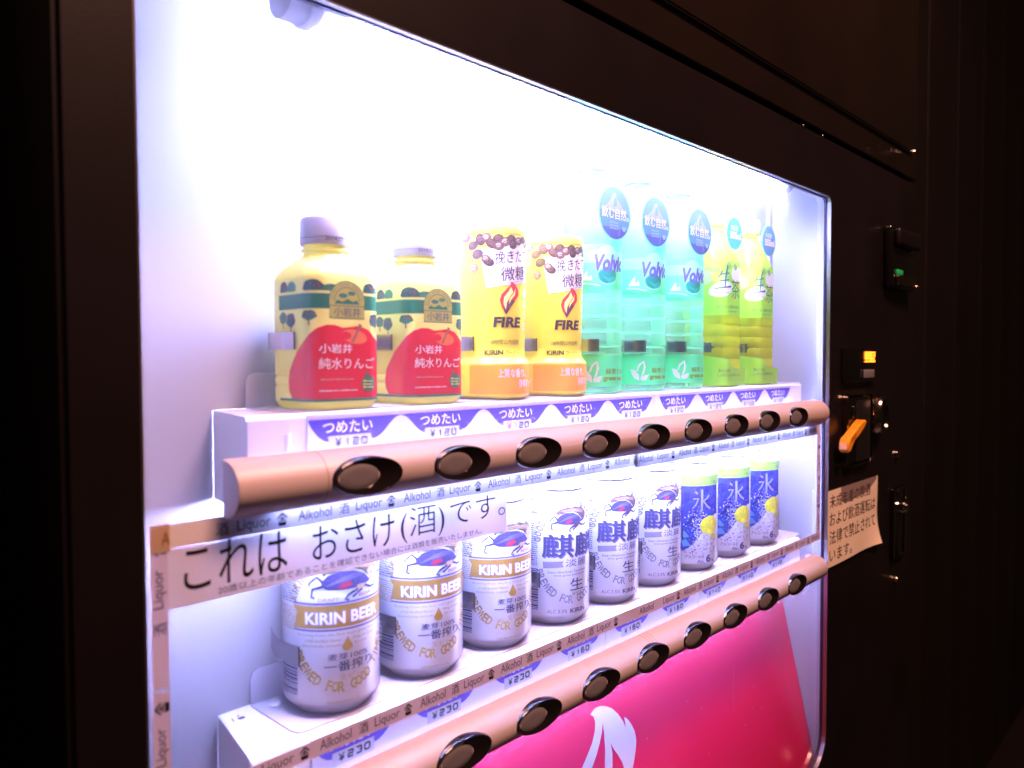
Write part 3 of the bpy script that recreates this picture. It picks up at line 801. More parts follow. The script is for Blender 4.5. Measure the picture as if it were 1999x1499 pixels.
A.build('lettering', lambda u, v, o: (u/1000, curl(u/1000, v/1000)-.0001-o, v/1000), root, cut=8)
A = Art(); A.poly([(46, 84), (60, 78), (150, 84), (186, 98), (186, 102.5), (46, 102.5)], 'tape_clear')
A.build('clear_tape', lambda u, v, o: (u/1000, curl(u/1000, v/1000)-.00006, v/1000), root, cut=8)
# keep the writing proud of the tape
# ================================================================== CANS
CX0, CY = .2918, .4535
def can_body(root, mats):
    prof = [(.0000, .0238), (.0012, .0248), (.0045, .0283), (.0085, .0322), (.0105, .0330), (.1065, .0330), (.1095, .0325), (.1165, .0288), (.1185, .0282), (.1195, .0290), (.1210, .0291), (.1216, .0284), (.1190, .0272), (.1188, .0100)]
    bm = bmesh.new(); lathe(bm, prof, 96, mis=[2, 2, 2, 2, 0, 0, 0, 0, 1, 1, 1, 1, 1, 1])
    b_ = finish(bm, 'can_body', mats, root, True)
    bm = bmesh.new(); lathe(bm, [(0, .0090), (.0008, .0088), (.001, .004)], 20); t_ = finish(bm, 'pull_tab', 'can_metal', root, True); t_.location = (0, -.006, .1190); t_.scale = (.8, 1.2, 1)
OL = [(-26.5, 97.0), (-23.4, 100.7), (-17.2, 102.2), (-8.1, 103.2), (2.8, 102.6), (11.6, 101.1), (17.1, 95.7), (16.2, 90.7), (8.9, 90.5), (2.8, 95.7), (-3.8, 98.1), (-12.2, 98.0), (-18.5, 96.1), (-24.7, 96.3)]
IN = [(-25.3, 90.7), (-21.0, 95.0), (-13.5, 97.5), (-3.8, 96.9), (4.6, 93.4), (10.1, 87.7), (4.6, 85.7), (-3.9, 84.9), (-13.6, 85.0), (-21.1, 85.6), (-24.7, 87.6)]
def beast(A, m, mo, mi_, mr_, mt):
    T = lambda L: [m(*q) for q in L]
    A.poly(T(OL), mo, 1); A.poly(T(IN), mi_, 2)
    A.poly(T([(-14.8, 85.8), (-12.2, 89.3), (-6.1, 90.3), (-4.6, 87.5), (-9.6, 85.8)]), mr_, 3)
    A.poly(T([(-3.9, 83.6), (-.7, 86.8), (5.6, 86.8), (4.6, 83.8), (-.8, 82.4)]), mt, 3)
    for L, wd in (([(-24.1, 90.7), (-27.8, 94.2), (-30.9, 91.9), (-33.5, 89.6), (-32.6, 88.6)], (1.9, 1.5, 1.3, 1, 2)), ([(-22.7, 88.4), (-27, 87.3), (-31.0, 86.3), (-31.7, 81.0), (-29.6, 80.6)], (2.4, 1.8, 1.5, 1.2, 2)),
                  ([(-.8, 83.8), (-4.6, 82.6), (-7.6, 81.2), (-9.9, 78.6), (-7.3, 77.9)], (2.2, 1.8, 1.4, 1.2, 1.8)), ([(4.6, 85.5), (10, 83.2), (14.3, 83.2), (16.4, 85.2)], (2, 1.5, 1.2, 1.8)), ([(2.7, 83.4), (-1, 81.6), (-4.7, 79.3)], (1.8, 1.3, 1.6))):
        A.stroke(T(L), wd, 'navy', 3)
    for k in range(4): A.stroke(T([(-22+3*k, 88.2+1.6*k), (-14+3.5*k, 90.5+1.3*k), (-5+3.2*k, 91.6+.4*k)]), (.5, .9, .4), 'lilac_line', 3)
    for q, (x, y) in enumerate(((-26, 98.5), (-21, 102), (-13, 103.6), (-4, 104.2), (5, 103.8), (13, 102.6), (18.5, 98), (18.6, 92))):
        A.poly(T([(x, y), (x+2.6, y-4.2), (x+5.4, y-1.2)]), mo, 1.2)
    A.poly(T([(7, 95), (13, 97.5), (16, 93.5), (13.6, 88.5), (9.4, 87), (8.4, 91)]), mt, 2.4); A.ell(*m(11.6, 92.4), .7, .7, 'navy', 3, 8)
    A.stroke(T([(9, 96), (11, 99.5), (14.5, 100.5)]), (1.4, 1.0, .6), 'gold', 3)
    for k in range(5): A.stroke(T([(-23+5.4*k, 86+.4*k), (-20.5+5.4*k, 89.5), (-22+5.4*k, 93.4-.3*k)]), (.7, 1.0, .5), 'navy', 2.6)
    for k in range(3): A.stroke(T([(-20+2*k, 99.5-.9*k), (-6+2*k, 101.3-1.2*k), (9+k, 99.6-1.5*k)]), (.4, .8, .4), 'tan_print', 3)
def barcode(A, u0, u1, v0, v1):
    rnd = random.Random(3); v = v0
    while v < v1:
        h = rnd.choice((.35, .6, .9, 1.3)); A.rect(u0, u1, v, min(v1, v+h), 'navy', 1); v += h+rnd.choice((.45, .7, .9))
def fine(A, u0, u1, v0, v1, m, rows, seed=1, L=1):
    """unreadably small print: rows of short strokes"""
    rnd = random.Random(seed); dv = (v1-v0)/rows
    for r_i in range(rows):
        u = u0; v = v0+dv*r_i
        while u < u1-.8:
            l = rnd.uniform(.6, 2.4); A.rect(u, min(u1, u+l), v+dv*.18, v+dv*.18+dv*rnd.uniform(.3, .55), m, L); u += l+rnd.uniform(.25, .8)
# --- gold banded beer
def beer_gold():
    A = Art()
    A.poly([(-46, 75.2), (-43.0, 70.6), (-45.0, 60.5), (30, 60.5), (28, 70), (30, 75.2)], 'gold', 1)
    A.rect(-46, 30, 75.9, 77.2, 'lilac_line', 1); A.rect(-44.8, 30, 58.4, 59.6, 'lilac_line', 1)
    A.text('KIRIN BEER', -36.2, 17.5, 62.6, 71.4, 'lilac_line', 2, bold=.075)
    A.text('KIRIN BEER', -36.2, 17.5, 63.0, 71.0, 'white_print', 3, bold=.035)
    A.text('DRAFT', -27.5, -13.6, 77.9, 80.3, 'tan_print', 2, bold=.02); A.text('BEER', 0, 10.8, 78.6, 80.8, 'red_print', 2, bold=.01)
    beast(A, lambda x, y: (x, y), 'olive', 'indigo', 'red_print', 'tan_print')
    A.text("Brewing from the first wort gives Kirin", -42, 14, 54.6, 57.0, 'gold_pale', 1)
    A.text('a full-bodied flavor,', -36.5, -12, 51.0, 53.4, 'gold_pale', 1); A.text('distinctively smooth.', -39, -12, 47.5, 49.9, 'gold_pale', 1)
    A.text('King of draft', -4.6, 12, 51.0, 53.4, 'gold_pale', 1); A.text('for you', -3.8, 6, 47.5, 49.9, 'gold_pale', 1)
    A.poly([(-8.5, 54.2), (-10.4, 50.6), (-12.0, 47.8), (-11.5, 45.7), (-9.8, 44.6), (-7.2, 44.6), (-5.5, 45.7), (-5, 47.8), (-6.6, 50.6)], 'gold', 2)
    A.text('麦芽100%', -21.4, 7.2, 38.9, 43.2, 'navy', 1, bold=.01)
    A.text('一番搾り', -24, 10.4, 31.4, 38.2, 'navy', 1, bold=.022)
    A.text('生ビール', -14, 8.4, 25.6, 29.6, 'tan_print', 1)
    A.arc('BREWED FOR GOOD TIMES', -11, 57, 33.5, 36.0, 200, 348, 7.2, 'gold_pale', 1, .03, True, .80)
    A.arc('KIRIN ORIGINAL SINCE 1888', -11, 72, 35.5, 33, 170, 0, 6.2, 'gold_pale', 1, .02, False, .8)
    A.text('KIRIN BREWERY CO. LTD', -22, 0, 10.4, 12.0, 'gold_pale', 1)
    fine(A, -60, -42.5, 76, 95, 'navy', 11, 2); fine(A, -60, -42.5, 58, 74, 'gold_pale', 10, 4); barcode(A, -61, -43, 15, 38); fine(A, 24, 44, 20, 95, 'grey_print', 24, 9)
    return A
def beer_white():
    A = Art()
    m = lambda x, y: (-31.5+(x+34)*36.5/50, 84.5+(y-78)*21/25)
    beast(A, m, 'rust_purple', 'indigo', 'red_print', 'rust_purple')
    A.arc('GOOD VALUE AND TASTE', -9, 72, 34, 38, 176, 20, 7.2, 'lilac_line', 1, .05, False, .80)
    A.arc('GOOD VALUE AND TASTE', -9, 72, 34, 38, 176, 20, 6.8, 'grey_box', 2, .012, False, .76)
    A.arc('BREWED FOR GOOD TIMES', -9, 61.5, 33.5, 37.5, 196, 348, 7.4, 'grey_box', 1, .03, True, .80)
    A.text('麒麟', -36.9, 21.3, 60.9, 81.0, 'lilac_line', 1, bold=.05); A.text('麒麟', -38, 20, 62.0, 82.0, 'navy', 2, bold=.05)
    A.poly([(-37.5, 58), (-19, 58.5), (-20.2, 56), (-19, 53.2), (-37, 52.2)], 'grey_box', 1); A.text('TANREI', -34.5, -22, 54, 56.4, 'silver_print', 2, bold=.02)
    A.text('淡麗', -17.3, 6.5, 53.0, 60.0, 'navy', 1)
    A.text('Sheer refreshment Tanrei brew', -33.2, 6, 47.8, 50.2, 'navy', 1); A.text('that goes perfectly', -27.8, 4, 44.6, 47.0, 'navy', 1)
    A.text('生', -12.9, 2.2, 31.8, 42.4, 'navy', 1, bold=.02); A.text('発泡酒', -11, 0, 27.4, 30.4, 'grey_box', 1)
    A.text('ALC.5.5%', -34, -15.7, 12.6, 15.8, 'grey_print', 1); A.text('KIRIN', -12.8, 4.4, 12.0, 16.0, 'navy', 1, bold=.02)
    fine(A, -60, -42.5, 54, 92, 'grey_print', 20, 5); A.text('アルミ', -50, -42, 104, 109, 'grey_print', 1); A.rect(-50, -42.5, 99.5, 102, 'lilac_line', 1); A.poly([(-48, 118), (-45, 111), (-50, 111)], 'lilac_line', 1)
    barcode(A, -58, -42, 15, 52); fine(A, 22, 42, 20, 95, 'grey_print', 24, 9)
    return A
def citrus():
    A = Art(); rnd = random.Random(11)
    u0, u1, v1 = -84, 6, 95.6
    nu, nv = 12, 8; pts = {}
    def low(u):   # ragged lower edge of the blue field
        return 36+9*math.sin(u*.11+2)+(22*max(0, (u+38)/44) if u > -38 else -4)
    for i in range(nu+1):
        for j in range(nv+1):
            u = u0+(u1-u0)*i/nu; f = j/nv; lo = low(u)
            uu = u+(rnd.uniform(-2.4, 2.4) if 0 < i < nu else 0); vv = lo+(v1-lo)*f+(rnd.uniform(-2.6, 2.6) if 0 < j < nv else (rnd.uniform(-3, 2) if j == 0 else 0))
            pts[i, j] = (uu, vv)
    for i in range(nu):
        for j in range(nv):
            q = [pts[i, j], pts[i+1, j], pts[i+1, j+1], pts[i, j+1]]
            for t_ in ((q[0], q[1], q[2]), (q[0], q[2], q[3])):
                k = rnd.choice((0, 1, 1, 2, 3, 4)) if j > 1 else rnd.choice((1, 2, 3, 2))
                A.poly(t_, 'ice_blue_%d' % k, 0)
    A.rect(-70, 20, 95.8, 107.2, 'lime_band', 1)
    A.text('氷結ストレート果汁', -32, -2, 102.6, 105.8, 'tea_text', 2, bold=.015); A.text('レモン[シチリア産]', -40.5, 3, 97.0, 101.2, 'tea_text', 2, bold=.02)
    # big ice character in slivers
    for L, wd in (([(-18.6, 92), (-18.4, 80), (-18.8, 68), (-21.4, 68.5)], (2.6, 2.8, 2.2, 1.2)), ([(-28.5, 81.5), (-22.6, 81.8), (-25.5, 75), (-29.5, 70.5)], (1.8, 2, 1.8, 1)), ([(-9.5, 85), (-12.5, 81.5), (-16.8, 79)], (2.2, 1.8, 1.2)), ([(-17, 79.5), (-12.5, 73.5), (-7.6, 70)], (1.4, 2, 2.6)), ([(-26.2, 89.5), (-23.4, 86.8)], (2, 1.4))):
        A.stroke(L, wd, 'silver_print', 3)
    # bubbles of spray
    for k in range(330):
        t_ = rnd.random(); cu, cv = -27+16*t_, 58-22*t_
        u = cu+rnd.gauss(0, 6.2); v = cv+rnd.gauss(0, 8.5); s_ = rnd.uniform(.25, .8)
        if -44 < u < 6 and 20 < v < 76: A.ell(u, v, s_, s_, rnd.choice(('can_white', 'silver_print', 'disc_snow')), 2, 6)
    for k in range(130):
        u = rnd.uniform(-44, 2); v = rnd.uniform(21, 37); s_ = rnd.uniform(.3, .7); A.ell(u, v, s_, s_, rnd.choice(('ice_blue_0', 'ice_blue_3', 'grey_box')), 2, 6)
    A.poly([(-42, 44), (-38, 46.5), (-33, 40), (-38, 38)], 'ice_cyan', 3); A.poly([(-42, 36), (-36, 37), (-31, 30), (-39, 29)], 'ice_cyan', 3)
    # faceted lemon
    for (cu, cv, rx, ry, n) in ((-8.2, 52.2, 13, 10.6, 9), (-2.2, 38.8, 4.6, 3.8, 6)):
        rim = [(cu+rx*math.cos(2*PI*k/n+.3)*rnd.uniform(.94, 1.04), cv+ry*math.sin(2*PI*k/n+.3)*rnd.uniform(.94, 1.04)) for k in range(n)]
        mid = [(cu+rx*.5*math.cos(2*PI*k/n+.6), cv+ry*.5*math.sin(2*PI*k/n+.6)) for k in range(n)]
        for k in range(n):
            j = (k+1) % n
            for t_ in ((rim[k], rim[j], mid[k]), (rim[j], mid[j], mid[k]), (mid[k], mid[j], (cu+1, cv+1))): A.poly(t_, 'lemon_%d' % rnd.randrange(4), 4)
    A.text('アルコール分', -37, -15.6, 15.6, 19.8, 'indigo', 3, bold=.02); A.text('Alc.', -23.8, -14.8, 10.8, 14.2, 'indigo', 3, bold=.02)
    A.text('6', -13.4, -6.4, 10.8, 19.6, 'indigo', 3, bold=.04); A.text('%', -5.4, -1.2, 10.8, 14.0, 'indigo', 3, bold=.02)
    A.text('氷', 8, 17, 84, 94, 'ice_blue_0', 1); A.text('結', 8, 17, 72, 82, 'ice_blue_0', 1); A.text('レ', 10, 16, 62, 69, 'ice_blue_0', 1); A.text('モ', 10, 16, 54, 60, 'ice_blue_0', 1); A.text('ン', 10, 16, 46, 52, 'ice_blue_0', 1)
    fine(A, 8, 26, 97, 112, 'indigo', 8, 6); fine(A, 8, 26, 18, 42, 'grey_print', 12, 8)
    return A
wr = wrap_round(.0330)
protos = {}
info = [('beer_can', beer_gold, ['can_white', 'can_metal', 'can_foot'], 'gold banded beer cans on the lower shelf', [
            'white beer can with gold band, leftmost on the lower shelf', 'white beer can with gold band, middle one of the three', 'white beer can with gold band beside the first grey lettered can']),
        ('beer_can', beer_white, ['can_pearl', 'can_metal', 'can_foot'], 'white cans with large dark characters on the lower shelf', [
            'white can with big dark characters, next to the gold banded cans', 'white can with big dark characters, middle one of the three', 'white can with big dark characters, next to the blue cans']),
        ('citrus_can', citrus, ['can_white', 'can_metal', 'can_foot'], 'blue citrus cans on the lower shelf', [
            'blue faceted citrus can with a lemon, touching the white cans', 'blue faceted citrus can with a lemon, middle one of the three', 'blue faceted citrus can with a lemon, rightmost on the lower shelf'])]
for gi, (nm, fn, ms, grp, labs) in enumerate(info):
    for i in range(3):
        k = gi*3+i
        if i == 0:
            root = thing(nm, labs[0], 'drink can', (0, 0, 0), grp); can_body(root, ms); fn().build('printed_design', wr, root, cut=2.5)
            proto = root
        else:
            root = copy_tree(proto); root['label'] = labs[i]
        root.location = (CX0+P*k, CY, -.2354)
        clip(CX0+P*k, CY, -.2000, -.1870, .0330)

# ================================================================== BOTTLES
def put(root, X, Y, z, labs, dx):
    pass
# --- apple juice: square bottle with white cap
ra, rr_ = .0275, .012
def apple_bottle():
    root = thing('juice_bottle', '', 'bottle')
    lv = [(0, .0235, .010), (.0015, .0255, .011), (.005, ra, rr_), (.0140, ra, rr_), (.0152, ra-.0007, rr_), (.0164, ra, rr_), (.0200, ra, rr_), (.0212, ra-.0007, rr_), (.0224, ra, rr_),
          (.0840, ra, rr_), (.0880, .0268, .0125), (.0925, .0240, .0150), (.0960, .0205, .0180), (.0990, .0170, .0170), (.1010, .0148, .0148), (.1030, .0144, .0144), (.1040, .0158, .0158), (.1052, .0158, .0158), (.1060, .0142, .0142), (.1085, .0142, .0142)]
    mis = [1, 1]+[0]*7+[1]*(len(lv)-9)
    bm = bmesh.new(); loft(bm, lv, 10, mis); finish(bm, 'bottle_body', ['label_yellow', 'juice_yellow'], root, True)
    bm = bmesh.new(); lathe(bm, [(0, .0160), (.0035, .0163), (.0040, .0158), (.0046, .0163), (.0165, .0160), (.0182, .0148), (.0185, .004)], 48)
    for i in range(0): pass
    c_ = finish(bm, 'bottle_cap', 'cap_white', root, True); c_.location = (0, 0, .1082)
    A = Art()
    A.rect(-62, 62, 64.6, 74.2, 'green_band', 1); A.rect(-62, 62, 75.0, 75.9, 'label_yellow', 2)
    for cu, cv, rx, ry, m_ in ((-55.5, 78, 4.6, 5, 'tree_dark'), (-46, 78, 5, 4.6, 'tree_green'), (-25.5, 78, 7, 5, 'tree_dark'), (-13, 77, 7.5, 3.4, 'tree_green'), (16.5, 78, 5.5, 4.6, 'tree_dark'), (28, 77.5, 7, 4.4, 'tree_green'), (42, 78, 6, 5, 'tree_dark')):
        pts = [(cu+rx*math.cos(t)*(1+.05*math.sin(6*t)), max(75.9, cv+ry*math.sin(t))) for t in [2*PI*k/22 for k in range(22)]]
        A.poly(pts, m_, 2)
        if m_ == 'tree_dark':
            for q in range(5): A.ell(cu+rx*.6*math.cos(q*1.9), cv+ry*.5*math.sin(q*2.3)+.5, .5, .5, 'apple_red', 3, 8)
    for cu, cv, rx, ry, m_ in ((-47.5, 57.6, 5.4, 4.6, 'tree_dark'), (-57, 59.4, 4.6, 3.8, 'tree_green'), (-28.5, 60.4, 5.4, 3.2, 'tree_green'), (21, 58, 5.2, 4.6, 'tree_dark'), (33, 58, 5, 4, 'tree_green')):
        A.ell(cu, cv, rx, ry, m_, 1, 20, 0, .07); A.stroke([(cu, cv-ry+.6), (cu+.2, cv-ry-3.2)], .9, 'stem_brown', 1)
        for q in range(5): A.ell(cu+rx*.6*math.cos(q*1.9), cv+ry*.5*math.sin(q*2.3), .5, .5, 'apple_red', 2, 8)
    arch = [(-14.6, 58.9), (11.6, 58.9), (11.6, 66.6), (12.0, 70)]+[(-1.5+13.4*math.cos(t), 70+12.6*math.sin(t)) for t in [PI*k/14 for k in range(15)]]+[(-14.6, 66.6)]
    A.poly(arch, 'badge_gold', 3); A.stroke([(-14.8, 58.7), (11.8, 58.7), (11.8, 66.8), (-14.8, 66.8), (-14.8, 58.7)], .5, 'green_band', 4)
    A.ringo(-1.5, 69.6, 9.6, 9.2, .5, 'green_band', 4, 0, PI); A.ringo(-1.5, 69.8, 13.6, 12.9, .5, 'green_band', 4, 0, PI)
    A.arc('KOIWAI DAIRY PRODUCTS', -1.5, 69.8, 11.6, 11.0, 176, 4, 1.7, 'green_band', 4, .01, False, .8)
    A.poly([(-11, 68), (-9, 70.6), (-5, 69.4), (-1, 71.4), (3, 69.6), (6, 70.8), (8, 68)], 'green_band', 4); A.ell(-4.5, 73.4, 3.4, 1.5, 'tree_green', 4); A.ell(2, 75, 3, 1.4, 'tree_green', 4)
    A.text('小岩井', -11.8, 8.8, 60.0, 65.8, 'tea_text', 5, bold=.02)
    ap = [(-47, 6.8), (-50.5, 12), (-51, 18), (-49.5, 25), (-46, 30), (-40, 37.5), (-33, 43.2), (-28, 48.4), (-23, 52.2), (-17, 54.2), (-11, 54.2), (-5, 52.6), (1, 53.2), (8, 54.2), (15, 51.6), (20, 47), (30, 42), (40, 32), (44, 20), (42, 6.8)]
    A.poly(ap, 'apple_red', 1); A.ell(4, 47, 10, 4.6, 'apple_glow', 2, 20, -.15)
    A.ell(-2.5, 47.6, 4, 2.6, 'apple_red', 3, 14)
    A.stroke([(2.2, 43.6), (4.6, 47.5), (6.6, 51.5), (8.8, 55)], (2.2, 1.7, 1.7, 2.6), 'stem_brown', 4)
    A.text('小岩井', -22, 2, 36.2, 42.2, 'white_print', 4, bold=.018); A.text('純水りんご', -22.2, 19.5, 26.0, 33.2, 'white_print', 4, bold=.018)
    fine(A, -21, 3, 18.6, 20.4, 'tan_print', 1, 2, 4); fine(A, -22, 6, 11.4, 13.2, 'white_print', 1, 3, 4)
    A.ell(14.6, 16.2, 5.6, 5.4, 'tree_green', 4); A.stroke([(14, 21.5), (12.4, 24)], 1.4, 'tree_green', 4); fine(A, 10.5, 18.5, 13, 19, 'label_yellow', 3, 6, 5)
    A.rect(-62, 62, 5.2, 6.9, 'green_band', 1)
    A.rect(26.0, 40, 22, 64, 'white_print', 2); fine(A, 27, 39, 24, 62, 'grey_print', 14, 4, 3)
    A.build('printed_label', wrap_sq(ra, rr_), root, cut=2.0)
    B = Art(); B.text('2014.07', -9, 4, 2.2, 5.2, 'grey_print', 0); B.build('date_print', wrap_round(.0163), c_, cut=2)
    return root
def wave(v, base, amp, per, v0, v1): return base-(amp*(.5-.5*math.cos(2*PI*(v-v0)/per)) if v0 < v < v1 else 0)
def coffee_bottle():
    root = thing('coffee_bottle', '', 'bottle')
    lv = [(0, .0250), (.0012, .0275), (.0030, .0302), (.0060, .0306), (.0270, .0306), (.0290, .0302), (.0315, .0284), (.0345, .0264), (.0420, .0262), (.0700, .0269), (.1000, .0277), (.1345, .0283), (.1368, .0281), (.1384, .0274), (.1390, .0262), (.1390, .004)]
    bm = bmesh.new(); lathe(bm, lv, 80, mis=[1]*4+[0]*len(lv)); finish(bm, 'bottle_body', ['coffee_yellow', 'coffee_yellow'], root, True)
    def prof(v):
        z = v/1000
        for (a, ra_), (b, rb) in zip(lv, lv[1:]):
            if a <= z <= b: return ra_+(rb-ra_)*(z-a)/(b-a)
        return .027
    A = Art()
    A.rect(-48, 44, 28.6, 29.4, 'label_yellow', 2)
    A.poly([(-44, 4.5), (44, 4.5), (44, 28.2), (10, 27.4), (-44, 27)], 'coffee_orange', 1)
    A.build('orange_band', wrap_round(.0306, prof), root, cut=2, base=.0002)
    A = Art()
    A.text('上質な香り、', -20, 7, 17.4, 24.4, 'white_print', 3, bold=.03); A.text('後味すっきり', -1.5, 22, 9.6, 16.2, 'white_print', 3, bold=.03)
    A.build('band_lettering', wrap_round(.0306), root, cut=2, base=.0003)
    A = Art(); rnd = random.Random(5)
    # scatter of beans
    for cu, cv, rx, ry, ro, m_ in ((-45, 128.5, 5.5, 3.6, 0, 'bean_light'), (-37.6, 122, 4.8, 3.6, .3, 'bean'), (-31, 126.4, 4, 4.8, .3, 'bean'), (-26, 127.6, 4, 4, 0, 'bean_light'), (-22, 123, 5, 3.8, -.5, 'bean'), (-16.5, 121.2, 4.2, 3.6, .2, 'bean_light'), (-17, 127, 4.4, 3.6, .1, 'bean'),
                                  (-11.5, 124.6, 4.4, 3.8, .6, 'bean_light'), (-6, 127.4, 4, 3.2, 0, 'bean'), (-4.6, 123, 3.8, 3.6, .9, 'bean'), (1, 126, 4, 3.4, .3, 'bean_light'), (7, 127.6, 4, 3, 0, 'bean'), (11, 124.4, 3.4, 3, .5, 'bean_light'), (-33.6, 115, 5, 3.8, .3, 'bean'), (-26.4, 110.8, 4.2, 3.6, -.5, 'bean_light'), (-24.4, 108.6, 4.4, 3.4, -.4, 'bean'), (-36.4, 104.2, 3.8, 4.2, -.3, 'bean_blonde')):
        A.ell(cu, cv, rx, ry, m_, 4, 18, ro); A.ell(cu-.6, cv+.7, rx*.55, ry*.45, {'bean': 'bean_light', 'bean_light': 'tan_print', 'bean_blonde': 'tan_print'}[m_], 5, 12, ro)
        A.stroke([(cu-rx*.8*math.cos(ro), cv-rx*.8*math.sin(ro)), (cu, cv+.6), (cu+rx*.8*math.cos(ro), cv+rx*.8*math.sin(ro))], .5, 'brown_print', 6)
    card = [(-31.5, 118.2), (14, 125), (13.4, 94.6), (-26.4, 88.3)]
    A.poly(card, 'white_print', 3)
    for p0, p1 in (((-30, 117), (13, 123.4)), ((-29.6, 117), (-25.2, 90)), ((-25.2, 90), (12.6, 95.8))): A.stroke([p0, p1], .3, 'grey_print', 4)
    A.text('挽きたて', -19.6, 13, 106.6, 117, 'brown_print', 5, bold=.015, slope=4); A.text('微糖', -15.2, 9.6, 93.2, 104.6, 'brown_print', 5, bold=.015, slope=3)
    A.poly([(-6.2, 93.8), (-7, 90.6), (-10.2, 87.6), (-14.4, 83.4), (-15.9, 78.6), (-14.4, 73.4), (-10.4, 67.2), (-6.6, 72.8), (-2.4, 78), (1.6, 83), (.9, 88), (-2.4, 92)], 'flame_red', 4)
    A.poly([(-10.4, 67.2), (-6.6, 72.8), (-2.4, 78), (-6.4, 80.4), (-10.6, 75.4), (-12.6, 71)], 'flame_dark', 5)
    A.poly([(-6.4, 89.5), (-8.6, 85.6), (-12.4, 81), (-12.8, 76.6), (-10.8, 71.2), (-10.0, 77), (-7.2, 81.6), (-4.2, 85.4)], 'label_yellow', 6)
    A.poly([(-1.8, 88.4), (-3.8, 84.4), (-7.4, 80.2), (-8.2, 75.6), (-5.8, 79.8), (-2.4, 83.2)], 'label_yellow', 6)
    A.text('FIRE', -21.4, 4.2, 57.2, 65.6, 'brown_print', 4, bold=.045, shear=1)
    A.text('18時間以内焙煎', -24, 3, 43.6, 47.6, 'brown_print', 4); A.text('KIRIN', -28.6, -13, 35.4, 39.4, 'brown_print', 4, bold=.03); A.text('コーヒー', -11, 4, 35.6, 39.0, 'brown_print', 4)
    for k, ch in enumerate('ほのうま'): A.text(ch, 9.0, 14.0, 82-9*k, 89-9*k, 'white_print', 4, bold=.03)
    A.rect(-60, 60, 130.6, 132.4, 'coffee_yellow_dark', 2)
    A.build('printed_label', wrap_round(.0275, lambda v: prof(v)), root, cut=1.8, base=.00015)
    return root
def water_bottle():
    root = thing('water_bottle', '', 'bottle')
    R = .0275; lv = [(0, .0235), (.0015, .0262), (.005, R)]; mis = [0, 0]
    z = .005
    lv += [(.037, R)]; mis += [0]
    z = .039
    for k in range(4):     # wavy ribs
        for dz, dr_ in ((.000, 0), (.0035, 0), (.0050, -.0016), (.0065, 0), (.0125, .0002)): lv.append((z+dz, R+dr_)); mis.append(0)
        z += .0142
    lv += [(.0965, R), (.137, R), (.150, R)]; mis += [0, 0, 1]
    lv += [(.168, R), (.176, .0268), (.185, .0242), (.193, .0195), (.199, .0150), (.202, .0142), (.203, .0155), (.2045, .0155), (.2050, .0135), (.208, .0135)]; mis += [1]*10
    bm = bmesh.new(); lathe(bm, lv, 64, mis=mis+[1]); finish(bm, 'bottle_body', ['clear_water', 'clear_shoulder'], root, True)
    bm = bmesh.new(); lathe(bm, [(0, .0148), (.011, .0146), (.0125, .0138), (.0128, .003)], 40); c_ = finish(bm, 'bottle_cap', 'cap_mint', root, True); c_.location = (0, 0, .2085)
    A = Art()
    A.rect(-86, 86, 96.5, 137, 'mint_label', 0); A.rect(-86, 86, 120, 131, 'mint_pale', 1)
    A.poly([(-86, 100), (-86, 96.6), (86, 96.6), (86, 101), (40, 99), (0, 101.5), (-40, 99)], 'mint_strong', 1)
    A.ell(-10.6, 121.5, 12.5, 15, 'mint_pale', 2); A.ell(-10.6, 108.4, 11.2, 8.4, 'mint_pale', 3); A.ell(-10.4, 108.4, 9.8, 7.2, 'gem_green', 4)
    A.poly([(-20, 110), (-15.5, 113.4), (-12.4, 112), (-10, 116.6), (-6.6, 112.4), (-1.6, 113.4), (-1, 109), (-10, 106)], 'gem_dark', 5)
    A.poly([(-19.4, 110.8), (-10, 103), (-11.2, 100.8), (-17, 103.8)], 'gem_dark', 5)
    A.text('Volvic', -25.8, 9, 112.2, 128.0, 'volv_purple', 6, bold=.05, shear=2.5)
    A.poly([(-36, 104), (-33, 109), (-30, 113), (-29, 106), (-26, 109), (-25, 104)], 'mint_white', 2); A.stroke([(-38, 101.6), (-26, 100.6), (-18, 99)], 1.0, 'mint_white', 2)
    A.build('printed_label', wrap_round(R), root, cut=2.4, base=.0003); A = Art()
    A.rect(-86, 86, 6.2, 36.8, 'mint_strong', 0); A.rect(-86, 86, 34.4, 36.8, 'mint_label', 1)
    A.poly([(-33.4, 21.6), (-29, 20.4), (-25.6, 15.4), (-25.2, 10.2), (-30, 12.4), (-32.8, 17)], 'mint_white', 2)
    A.poly([(-23.5, 10.2), (-18.4, 10.8), (-15.6, 16.4), (-20, 15.6), (-23, 13.4)], 'mint_white', 2)
    A.stroke([(-27.5, 19.6), (-25.5, 25.4), (-21, 29.2), (-20, 23.4), (-21.6, 17.4), (-24.4, 11.4)], (1.2, 2, 2.2, 2, 1.6, .8), 'mint_white', 3)
    A.text('緑茶と水', -12.5, 12, 17.8, 23.0, 'lime_band', 3, bold=.06); A.text('green tea', -15, 10, 10.6, 16.0, 'lime_band', 3, bold=.06)
    A.build('printed_label', wrap_round(R), root, cut=2.4, base=.0003)
    B = Art(); fine(B, 26, 42, 46, 88, 'grey_print', 14, 4, 1); B.rect(22, 44, 44, 90, 'mint_pale', 0); B.build('back_label', wrap_round(R), root, cut=2.4, base=.0003)
    return root
